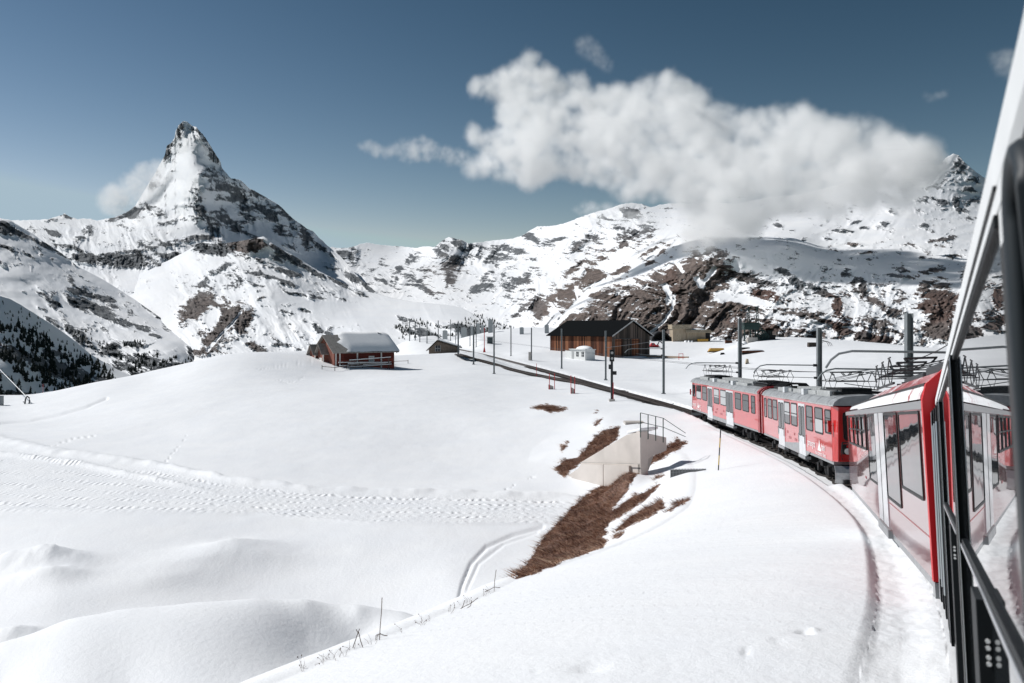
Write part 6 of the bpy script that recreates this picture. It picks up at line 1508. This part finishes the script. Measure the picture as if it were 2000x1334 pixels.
# ------------------------------------------------------------------ timber cabins, arch, lift station
M_TAN = plank_mat("tan_planks", (0.28, 0.22, 0.16), (0.38, 0.31, 0.23), (0.48, 0.40, 0.31), 2.0)
M_LOG = mat("pale_sawn_timber", (0.42, 0.35, 0.26), 0.75, 0, 0.2, 0, 0.25, 3)
def cabins():
    b = gpt(1332, 667, 150); k = b.y / F_
    r = empty("plank_cabin", b, 0, "tall tan plank cabin with stacked boards on its roof", "cabin")
    o = MB(); o.box((-18*k, 0, -1), (15*k, 6, 24*k)); o.build("wall", M_TAN, r)
    d = MB(); d.box((-10*k, -0.08, -0.4), (-2*k, -0.005, 16*k)); d.build("door", M_LOG, r)
    for i in range(4): s = MB(); s.box((-20*k - 0.1*(i % 2), -0.8, 24*k + i*2.3*k + 0.02), (17*k + 0.2*(i % 3), 6.4, 24*k + (i + 0.85)*2.3*k)); s.build("roof_board", M_LOG, r)
    b2 = gpt(1366, 667, 150); k = b2.y / F_
    r = empty("plank_cabin", b2, 0, "low tan plank cabin with a dark open right end", "cabin")
    o = MB(); o.box((-24*k, 0, -1), (12*k, 5, 17*k)); o.build("wall", M_TAN, r)
    o = MB(); o.box((12.2*k, 0.6, -1), (22*k, 5, 16.5*k)); o.build("open_end", M_UNDER, r)
    for i in range(3): s = MB(); s.box((-27*k, -1.2 + 0.2*i, 17*k + i*2.0*k + 0.02), ((27 - 3*i)*k, 5.6, 17*k + (i + 0.85)*2.0*k)); s.build("roof_board", M_LOG, r)
    s = MB(); snow_lump(s, (-2*k, 2.5, 22.6*k), 16*k, 2.6, 3*k, seed=3); s.build("roof_snow", M_SNOWCAP, r, True)
    s = MB(); s.box((-6*k, -2.4, -0.3), (14*k, -0.9, 5*k)); o = s.build("timber_stack", M_YEL, None); o.location = b2; tag(o, "yellowish timber bundle before the low tan cabin", "timber")
    s = MB()
    for i in range(5): snow_lump(s, (-30*k + i*3.2*k, -2 + 0.5*(i % 2), -0.3), 2.2*k, 0.9, 4*k, 10, 4, i)
    o = s.build("snow_heap", M_SNOWCAP, None, True); o.location = b2; tag(o, kind='structure')
    # dark arched shelter
    b3 = gpt(1292, 666, 150); k = b3.y / F_
    r = empty("arched_shelter", b3, 0, "black arched shelter opening between the barn and tan cabins", "shelter")
    a = MB(); n = 14; R0, R1 = 17*k, 19.5*k
    ring = [(math.cos(math.pi*i/n), math.sin(math.pi*i/n)) for i in range(n + 1)]
    vs, fs = [], []
    for y in (0, 9):
        for R in (R0, R1):
            for c, s in ring: vs.append((R*c, y, R*s*1.05 - 0.3))
    m = n + 1
    for i in range(n):
        fs += [(i, i+1, m+i+1, m+i), (2*m+i+1, 2*m+i, 3*m+i, 3*m+i+1), (m+i, m+i+1, 3*m+i+1, 3*m+i), (i+1, i, 2*m+i, 2*m+i+1)]
    a.add(vs, fs); a.build("shell", M_UNDER, r)
    bk = MB(); bk.prism([(R0*c*0.99, 8.8, R0*s*1.05 - 0.3) for c, s in ring], (0, 0.1, 0)); bk.build("back_wall", M_BLACK, r)
    # red machine beside the barn
    b4 = gpt(1279, 679, 150); k = b4.y / F_
    r = empty("red_machine", b4, 0, "red snow machine with dark boom parked at the barn's right end", "machine")
    o = MB(); o.prism([(-9*k, 0, 0.3), (8*k, 0, 0.3), (8*k, 0, 5*k), (2*k, 0, 5.5*k), (-1*k, 0, 9*k), (-6*k, 0, 9*k), (-9*k, 0, 4*k)], (0, 1.6, 0)); o.build("body", M_SRED, r, bevel=0.05)
    o = MB(); o.box((-10*k, -0.2, -0.3), (10*k, 0.3, 2.2*k)); o.box((-10*k, 1.4, -0.3), (10*k, 1.9, 2.2*k)); o.build("track", M_UNDER, r, bevel=0.1)
    o = MB(); o.tube([(6*k, 0.8, 5*k), (10*k, 0.8, 13*k), (16*k, 0.8, 8*k)], 0.2, 6); o.build("boom", M_DSTEEL, r)
    o = MB(); o.box((-5.4*k, -0.03, 5*k), (-2*k, 0.0, 8.4*k)); o.build("window", M_DARKGLASS, r)
cabins()
def lift_station():
    b = gpt(1470, 668, 100); k = b.y / F_
    r = empty("lift_tower", b, 0, "dark green steel lift tower with platform and pulleys on snow", "lift tower")
    M_ = mat("dark_green_steel", (0.022, 0.045, 0.042), 0.55, 0.3, 0.4, 0, 0.2, 1.0)
    for x in (-8, 9):
        l = MB()
        for dx in (-1.6, 1.6): l.bar((x*k + dx*k*1.4, 0, 38*k), (x*k + dx*k*0.4, 0, 69*k), 0.16)
        for i in range(6):
            z0, z1 = 38 + 5*i, 43 + 5*i; s = 1 if i % 2 else -1; l.bar((x*k + s*1.3*k, 0, z0*k), (x*k - s*1.0*k, 0, z1*k), 0.09)
        l.build("lattice_mast", M_, r)
    c = MB(); c.bar((-9*k, 0, 67*k), (10*k, 0, 66*k), 0.12); c.bar((-14*k, 0, 41*k), (-8*k, 0, 66*k), 0.05); c.bar((14*k, 0, 41*k), (9*k, 0, 66*k), 0.05); c.build("stay", M_, r)
    p = MB(); p.box((-18*k, -0.8, 24*k), (12*k, 1.6, 38*k)); p.box((-20*k, -1.0, 35*k), (14*k, 1.8, 36.5*k)); p.box((-18*k, -1.0, 29*k), (-4*k, -0.8, 31*k)); p.build("platform", M_, r, bevel=0.05)
    g = MB()
    for i in range(8): g.bar((-19*k + i*4.5*k, -1.0, 38*k), (-19*k + i*4.5*k, -1.0, 43*k), 0.06)
    g.bar((-19*k, -1.0, 43*k), (13*k, -1.0, 43*k), 0.07); g.build("railing", M_, r)
    for x in (-15, -4, 6, 11):
        l = MB(); l.bar((x*k, 0.3, -0.6), (x*k, 0.3, 24*k), 0.32); l.build("leg", M_, r)
    br = MB(); br.bar((-15*k, 0.3, 4*k), (-4*k, 0.3, 22*k), 0.12); br.bar((6*k, 0.3, 2*k), (-4*k, 0.3, 20*k), 0.12); br.build("brace", M_, r)
    for x, z, R in ((17, 14, 8.5), (24, 10, 6)):
        w = MB(); n = 20; ring = []
        for i in range(n + 1): ring.append((x*k + R*k*math.cos(2*math.pi*i/n), -0.5, z*k + R*k*math.sin(2*math.pi*i/n)))
        w.tube(ring, 0.22, 6, caps=False)
        for i in range(4): a = math.pi*i/4; w.bar((x*k - R*k*math.cos(a), -0.5, z*k - R*k*math.sin(a)), (x*k + R*k*math.cos(a), -0.5, z*k + R*k*math.sin(a)), 0.12)
        w.build("pulley", M_, r)
    q = MB(); q.box((14*k, -0.4, 2*k), (44*k, 2.0, 14*k)); q.box((26*k, -0.2, 14*k), (38*k, 1.6, 22*k)); q.build("machine_house", M_UNDER, r, bevel=0.1)
    q = MB()
    for i in range(5): q.bar((30*k + i*3.6*k, -0.5, 14*k), (30*k + i*3.6*k, -0.5, 22*k), 0.07)
    q.bar((30*k, -0.5, 22*k), (44*k, -0.5, 22*k), 0.07); q.bar((20*k, -0.5, 16*k), (12*k, -0.5, 33*k), 0.25); q.build("walkway_rail", M_, r)
    f = MB(); f.prism([(-12*k, -0.6, -0.6), (10*k, -0.6, -0.6), (8*k, -0.6, 9*k), (-10*k, -0.6, 9*k)], (0, 1.6, 0)); f.build("footing", M_CONC, r)
    s = MB()
    for i, (x, z) in enumerate(((24, 7), (32, 8), (40, 6), (48, 5), (-22, 6), (-32, 5), (56, 4))): snow_lump(s, (x*k, -2.0 - (i % 3)*0.4, -0.5), 6*k, 1.2, z*k, 12, 4, i)
    o = s.build("snow_heap", M_SNOWCAP, None, True); o.location = b; tag(o, kind='structure')
lift_station()
def litter():
    def low(u, v, w, h, name, lab, cat, m, d=1.4, snow=False, taper=0.7):
        b = gpt(u, v, 80); k = b.y / F_
        r = empty(name, b, 0, lab, cat)
        o = MB(); o.prism([(-w*k/2, 0, -0.15), (w*k/2, 0, -0.15), (w*k/2*taper, 0, h*k), (-w*k/2*taper, 0, h*k)], (0, d, 0)); o.build("body", m, r, bevel=0.06)
        e = MB(); e.box((-w*k/2*1.1, -0.15, -0.15), (w*k/2*1.1, 0.0, 0.08)); e.build("runner", M_UNDER, r)
        if snow: s = MB(); snow_lump(s, (0, d/2, h*k), w*k*0.42, d*0.5, h*k*0.5, 12, 4, int(u)); s.build("snow", M_SNOWCAP, r, True)
    low(1401, 687, 36, 7, "covered_heap", "yellow sheet covered heap on the snow left of the lift tower", "covered heap", M_YEL)
    low(1472, 690, 46, 5, "timber_sled", "snow topped timber sled lying in front of the lift tower", "sled", M_BARN, 2.0, True, 0.9)
    low(1455, 682, 22, 3, "timber_sled", "small dark timber sled behind the larger snow topped sled", "sled", M_BARNG, 1.2, True, 0.9)
    low(1424, 670, 13, 5, "wooden_crate", "rust brown crate on the snow rise left of the lift tower", "crate", M_BARN, 1.2, False, 0.95)
    low(1588, 677, 16, 8, "wooden_crate", "brown crate on the snow left of the black hoops", "crate", M_BARNG, 1.2, False, 0.95)
    low(1412, 692, 8, 3, "stone_block", "small dark stone on the snow below the yellow heap", "stone", M_UNDER, 0.8)
    low(1460, 710, 7, 9, "wooden_stump", "tiny brown stump above the farthest coach's roof", "stump", M_LOG, 0.6, False, 0.5)
    b = gpt(1616, 676, 80); k = b.y / F_; r = empty("steel_hoops", b, 0, "black hoops lying on the snow behind the middle mast", "hoops")
    for i in range(3):
        h = MB(); n = 14; h.tube([((-10 + i*5 + 12*math.cos(math.pi*j/n))*k, i*0.4, (11 - i)*k*math.sin(math.pi*j/n)) for j in range(n + 1)], 0.05, 5); h.build("hoop", M_BLACK, r)
    b = gpt(1330, 703, 80); k = b.y / F_; r = empty("red_trestle", b, 0, "small red tube trestle on the snow right of the barn", "trestle")
    for x in (-4, 4): h = MB(); h.tube([(x*k, 0, -0.3), (x*k, 0, 13*k)], 0.06, 5); h.build("upright", M_SRED, r)
    h = MB(); h.tube([(-4*k, 0, 12*k), (4*k, 0, 12*k)], 0.06, 5); h.tube([(-6*k, 0, 5*k), (7*k, 0, 5*k)], 0.06, 5); h.build("crossbar", M_SRED, r)
    a, c = gpt(1255, 697, 80), gpt(1345, 699, 80); h = MB(); h.bar(a + Vector((0, 0, 0.2)), c + Vector((0, 0, 0.1)), 0.3, 0.5); tag(h.build("low_wall", mat("tan_low_wall", (0.30, 0.23, 0.17), 0.8)), "low tan kerb wall on the snow in front of the barn's right end", "kerb wall")
    # drag lift at the far left
    b = gpt(50, 789, 60); k = b.y / F_; r = empty("drag_lift_frame", b, 0, "bent dark frame at the foot of the lift cable, far left", "lift frame")
    h = MB(); h.tube([(-2*k, 0, -0.3), (0, 0, 10*k), (3*k, 0, 15*k), (7*k, 0, 12*k), (8*k, 0, 6*k), (6*k, 0, -0.2)], 0.10, 6); h.build("hoop", M_DSTEEL, r); h = MB(); h.bar((-5*k, 0, 4*k), (0, 0, 3*k), 0.1); h.build("handle", M_DSTEEL, r)
    h = MB(); h.tube([P(-60, 668, b.y * 1.6), P(0, 722, b.y * 1.25), P(49, 772, b.y)], 0.06, 5); tag(h.build("lift_cable", M_WHITE), "pale cable slanting down to the bent frame", "cable")
    b = gpt(2, 792, 60); h = MB(); h.box((b.x - 0.25, b.y - 0.25, b.z - 0.3), (b.x + 0.25, b.y + 0.25, b.z + 19 / F_ * b.y)); tag(h.build("short_post", M_MAST), "short grey post at the picture's left edge", "post")
    b = gpt(84, 766, 60); h = MB(); h.tube([(b.x, b.y, b.z - 0.3), (b.x, b.y, b.z + 16 / F_ * b.y)], 0.09, 5); tag(h.build("pink_pole", mat("faded_pink_paint", (0.6, 0.25, 0.28), 0.6)), "thin faded pink pole on the snow crest before dark trees", "pole")
litter()
# ------------------------------------------------------------------ vegetation
M_NEEDLE = mat("dark_conifer_needles", (0.018, 0.026, 0.022), 0.85, 0, 0.15, 0, 0.4, 0.5)
M_BARK = mat("dark_bark", (0.035, 0.028, 0.024), 0.9)
def tree_mesh(seed):
    rg = random.Random(seed); mb = MB(); n = 7
    for L_ in range(5):
        z0 = 0.10 + 0.16 * L_; r0 = (0.25 - 0.042 * L_) * rg.uniform(0.8, 1.2); top = z0 + 0.30
        vs = [(rg.uniform(-0.03, 0.03), rg.uniform(-0.03, 0.03), min(top, 1.0))]
        for i in range(n):
            a = 2*math.pi*(i + rg.uniform(-0.3, 0.3))/n; q = r0 * rg.uniform(0.55, 1.25); vs.append((q*math.cos(a), q*math.sin(a), z0 + rg.uniform(-0.05, 0.05)))
        mb.add(vs, [(0, 1 + i, 1 + (i + 1) % n) for i in range(n)] + [tuple(range(n, 0, -1))])
    me = bpy.data.meshes.new("conifer_crown"); me.from_pydata([tuple(p) for p in mb.v], [], mb.f); me.materials.append(M_NEEDLE); me.update(); return me
_crowns = [tree_mesh(i) for i in range(6)]
_tm = MB(); _tm.tube([(0, 0, -0.15), (0, 0, 0.3)], [0.03, 0.02], 5); _trunk = _tm.mesh("trunk", M_BARK)
def plant_trees(sheet, poly, n, hpx, label, group, seed, cluster=0.0, single=True, name="conifer_tree"):
    rg = random.Random(seed); pa = np.array(poly, float); (u0, v0), (u1, v1) = pa.min(0), pa.max(0); out = []; tries = 0
    while len(out) < n and tries < n * 60:
        tries += 1
        u, v = rg.uniform(u0, u1), rg.uniform(v0, v1)
        if not in_poly(np.array([u]), np.array([v]), poly)[0]: continue
        if cluster and float(fbm(np.array([u / 26.0]), np.array([v / 12.0]), 3, seed)[0]) < cluster * rg.uniform(0.0, 1.0): continue
        out.append((u, v))
    if single:
        for u, v in out:
            p = on_sheet(sheet, u, v); h = rg.uniform(*hpx) / F_ * p.y
            fh = (h * F_ / p.y - hpx[0]) / (hpx[1] - hpx[0]); fu = (u - u0) / (u1 - u0); fv = (v - v0) / (v1 - v0)
            lab = "%s conifer %s, %s" % ("tall dark" if fh > 0.66 else "middling dark" if fh > 0.33 else "short dark", label,
                  ("upper " if fv < 0.4 else "middle " if fv < 0.7 else "lower ") + ("left edge of it" if fu < 0.2 else "left half of it" if fu < 0.5 else "right half of it" if fu < 0.8 else "right edge of it"))
            r = empty(name, p, rg.uniform(0, 6), lab, "tree", group)
            c = link("crown", rg.choice(_crowns), r); c.scale = (h * rg.uniform(0.8, 1.25), h * rg.uniform(0.7, 1.4), h * rg.uniform(0.85, 1.15))
            t = link("trunk", _trunk, r); t.scale = (h, h, h)
    else:
        mb = MB()
        for u, v in out:
            p = on_sheet(sheet, u, v); h = rg.uniform(*hpx) / F_ * p.y; me = rg.choice(_crowns); w = h * rg.uniform(0.9, 1.4)
            mb.add([(p.x + q.co.x * w, p.y + q.co.y * w, p.z + q.co.z * h) for q in me.vertices], [tuple(f.vertices) for f in me.polygons])
        me = bpy.data.meshes.new("woodland"); me.from_pydata([tuple(p) for p in mb.v], [], mb.f); me.materials.append(M_NEEDLE); me.update()
        tag(link("woodland", me), label, None, None, 'stuff')
_A = [(0,640),(40,640),(90,660),(130,685),(180,706),(215,722),(230,745),(190,765),(100,770),(40,745),(0,700)]
_B = [(0,590),(60,612),(140,668),(200,712),(240,735),(200,735),(110,690),(40,640),(0,620)]
plant_trees("shaded_hillside", _A, 190, (9, 19), "in the dense stand on the shaded slope", "conifers on the shaded slope", 3, 0.12)
plant_trees("shaded_hillside", _B, 70, (4, 9), "on open snow above the dense stand", "small conifers high on the shaded slope", 4)
plant_trees("shaded_hillside", [(0,735),(40,748),(110,775),(60,785),(0,785)], 24, (9, 16), "at the slope foot by the lift cable", "conifers at the foot of the slope", 5)
plant_trees("shaded_hillside", _A, 420, (6, 13), "dense dark conifer wood filling the shaded lower left slope", None, 13, 0.12, False)
plant_trees("snowy_hillside", [(230,700),(290,690),(350,700),(400,705),(400,735),(330,740),(260,745)], 260, (4, 9), "dark conifer wood along the valley floor below the left hillside", None, 6, 0.05, False)
plant_trees("snowy_hillside", [(120,640),(170,650),(240,690),(250,720),(200,700),(150,665)], 60, (4, 9), "scattered conifers down the edge of the left hillside", None, 7, 0.0, False)
plant_trees("snowy_hillside", [(240,665),(285,668),(285,678),(240,678)], 26, (4, 9), "small clump of conifers on the sunny left hillside", None, 17, 0.0, False)
plant_trees("snowy_hill", [(925,612),(960,624),(1010,645),(1010,660),(930,660),(880,640)], 220, (3, 7), "thin conifer wood on the hill's right flank behind the station", None, 8, 0.0, False)
plant_trees("snowy_hill", [(780,625),(800,640),(850,655),(900,650),(900,668),(790,668),(760,655)], 120, (3, 8), "scattered conifers behind the far row of masts", None, 9, 0.05, False)
plant_trees("snowy_hill", [(800,620),(840,632),(880,640),(880,646),(830,642),(800,628)], 30, (4, 8), "line of dark bushes above the far row of masts", None, 19, 0.0, False)

# ------------------------------------------------------------------ dry grass on the bare bank
def dry_grass():
    XX, YY, Z, G = GROUND
    sel = (G > -0.35) & (YY > 15) & (YY < 95)
    ii, jj = np.nonzero(sel[:-1, :-1])
    rng = np.random.default_rng(5)
    ar = (XX[ii, jj + 1] - XX[ii, jj]) * (YY[ii + 1, jj] - YY[ii, jj]) * np.sqrt(1 + ((Z[ii + 1, jj] - Z[ii, jj]) / (YY[ii + 1, jj] - YY[ii, jj])) ** 2)
    n = 60000
    pick = rng.choice(len(ii), n, p=ar / ar.sum()); i, j = ii[pick], jj[pick]; a, b = rng.random(n), rng.random(n)
    def lerp(A): return (A[i, j] * (1 - a) + A[i, j + 1] * a) * (1 - b) + (A[i + 1, j] * (1 - a) + A[i + 1, j + 1] * a) * b
    x, y, z = lerp(XX), lerp(YY), lerp(Z)
    cl = fbm(x / 0.8, y / 0.8, 3, 55)
    keep = (cl > -0.10 - 0.5 * np.clip(lerp(G), -0.4, 0.6)) & ((cl > 0.12) | (lerp(G) > 0)); x, y, z, cl = x[keep], y[keep], z[keep], cl[keep]; n = len(x)
    h = rng.uniform(0.05, 0.22, n) * (1 + 1.2 * cl); az = rng.uniform(0, 2 * np.pi, n); w = rng.uniform(0.008, 0.022, n)
    lean = rng.uniform(0.6, 2.0, n) * h
    dx = -0.8 * lean + 0.5 * lean * np.cos(az); dy = -0.35 * lean + 0.5 * lean * np.sin(az)
    v = np.stack([np.stack([x - w * np.sin(az), y + w * np.cos(az), z - 0.03], -1), np.stack([x + w * np.sin(az), y - w * np.cos(az), z - 0.03], -1), np.stack([x + dx, y + dy, z + h * 0.6], -1)], 1).reshape(-1, 3)
    me = np_mesh("dry_grass", v, np.arange(n * 3).reshape(n, 3), False)
    m = bpy.data.materials.new("dead_grass_blades"); m.use_nodes = True; nt = m.node_tree; bb = nt.nodes['Principled BSDF']; bb.inputs['Roughness'].default_value = 0.8; bb.inputs['Specular IOR Level'].default_value = 0.2
    ge = nt.nodes.new('ShaderNodeNewGeometry'); rp_ = nt.nodes.new('ShaderNodeValToRGB'); e = rp_.color_ramp.elements
    e[0].color = (0.07, 0.035, 0.028, 1); e[1].color = (0.80, 0.58, 0.42, 1); q = e.new(0.5); q.color = (0.36, 0.195, 0.135, 1)
    gn = nt.nodes.new('ShaderNodeTexNoise'); gn.inputs['Scale'].default_value = 1.3; gn.inputs['Detail'].default_value = 5; nt.links.new(ge.outputs['Position'], gn.inputs['Vector'])
    ga = nt.nodes.new('ShaderNodeMath'); ga.operation = 'MULTIPLY_ADD'; nt.links.new(gn.outputs[0], ga.inputs[0]); ga.inputs[1].default_value = 1.6; ga.inputs[2].default_value = -0.8
    gb_ = nt.nodes.new('ShaderNodeMath'); nt.links.new(ge.outputs['Random Per Island'], gb_.inputs[0]); nt.links.new(ga.outputs[0], gb_.inputs[1]); nt.links.new(gb_.outputs[0], rp_.inputs[0]); nt.links.new(rp_.outputs[0], bb.inputs['Base Color'])
    me.materials.append(m); tag(link("dry_grass", me), "brown dead grass covering the bare bank", None, None, 'stuff')
dry_grass()

# ------------------------------------------------------------------ withered stalks poking out of the near crest
M_STALK = mat("withered_brown_stalk", (0.10, 0.06, 0.04), 0.85)
def stalks():
    rg = random.Random(11)
    def near_pt(u, v): return gpt(u, v, 5.0, 60.0)
    mb = MB()
    crest = [(520,1330),(600,1300),(660,1280),(700,1262),(760,1240),(800,1225),(850,1205),(900,1182),(950,1158),(1000,1130)]
    for _ in range(150):
        t = rg.random() * (len(crest) - 1); i = int(t); f = t - i
        u = crest[i][0] * (1 - f) + crest[i + 1][0] * f; v = crest[i][1] * (1 - f) + crest[i + 1][1] * f + rg.uniform(0, 8)
        if float(fbm(np.array([u / 22.0]), np.array([0.3]), 2, 5)[0]) < 0.02: continue
        p = near_pt(u, v); h = rg.uniform(0.03, 0.15); k = Vector((rg.uniform(-0.12, 0.12), rg.uniform(-0.08, 0.08), h))
        mb.tube([p - Vector((0, 0, 0.05)), p + k * 0.5 + Vector((rg.uniform(-.02, .02), 0, 0)), p + k], [0.003, 0.002, 0.0015], 4)
        if rg.random() < 0.5: mb.box(tuple(p + k - Vector((.006, .006, .006))), tuple(p + k + Vector((.006, .006, .006))))
    tag(mb.build("withered_weeds", M_STALK), "short withered weeds poking through the crest of the snow bank", None, None, 'stuff')
    def plant(u, v, lab, segs):
        p = near_pt(u, v); m = p.y / F_; r = empty("withered_plant", p, 0, lab, "plant", "tall withered stalks on the snow bank")
        for s in segs:
            b = MB(); b.tube([(a * m, 0.02 * i, -c * m) for i, (a, c) in enumerate(s)], 0.006, 5); b.build("stem", M_STALK, r)
    plant(741, 1250, "tallest withered stalk, single and upright, on the snow bank", [[(0, 5), (1, -22), (3, -50), (4, -80)], [(-7, 5), (-7, -8), (0, -10), (8, -6), (14, -4)]])
    plant(697, 1266, "withered plant leaning like an open pair of compasses", [[(-10, 6), (-4, -12), (2, -30)], [(12, 0), (7, -12), (2, -30), (4, -34)], [(2, -30), (-2, -35)]])
    plant(965, 1156, "thin upright stalk beside bent twigs near the grassy bank", [[(0, 4), (1, -20), (4, -42)], [(-22, 2), (-8, -4), (0, -8), (12, -6)], [(-36, 12), (-24, 4), (-14, 6)]])
    plant(905, 1188, "low tangle of dark twigs midway along the crest", [[(-16, 8), (0, -2), (14, -8), (28, -18)], [(-8, 8), (0, -6), (2, -14)], [(4, 2), (14, -4), (16, -14)]])
stalks()
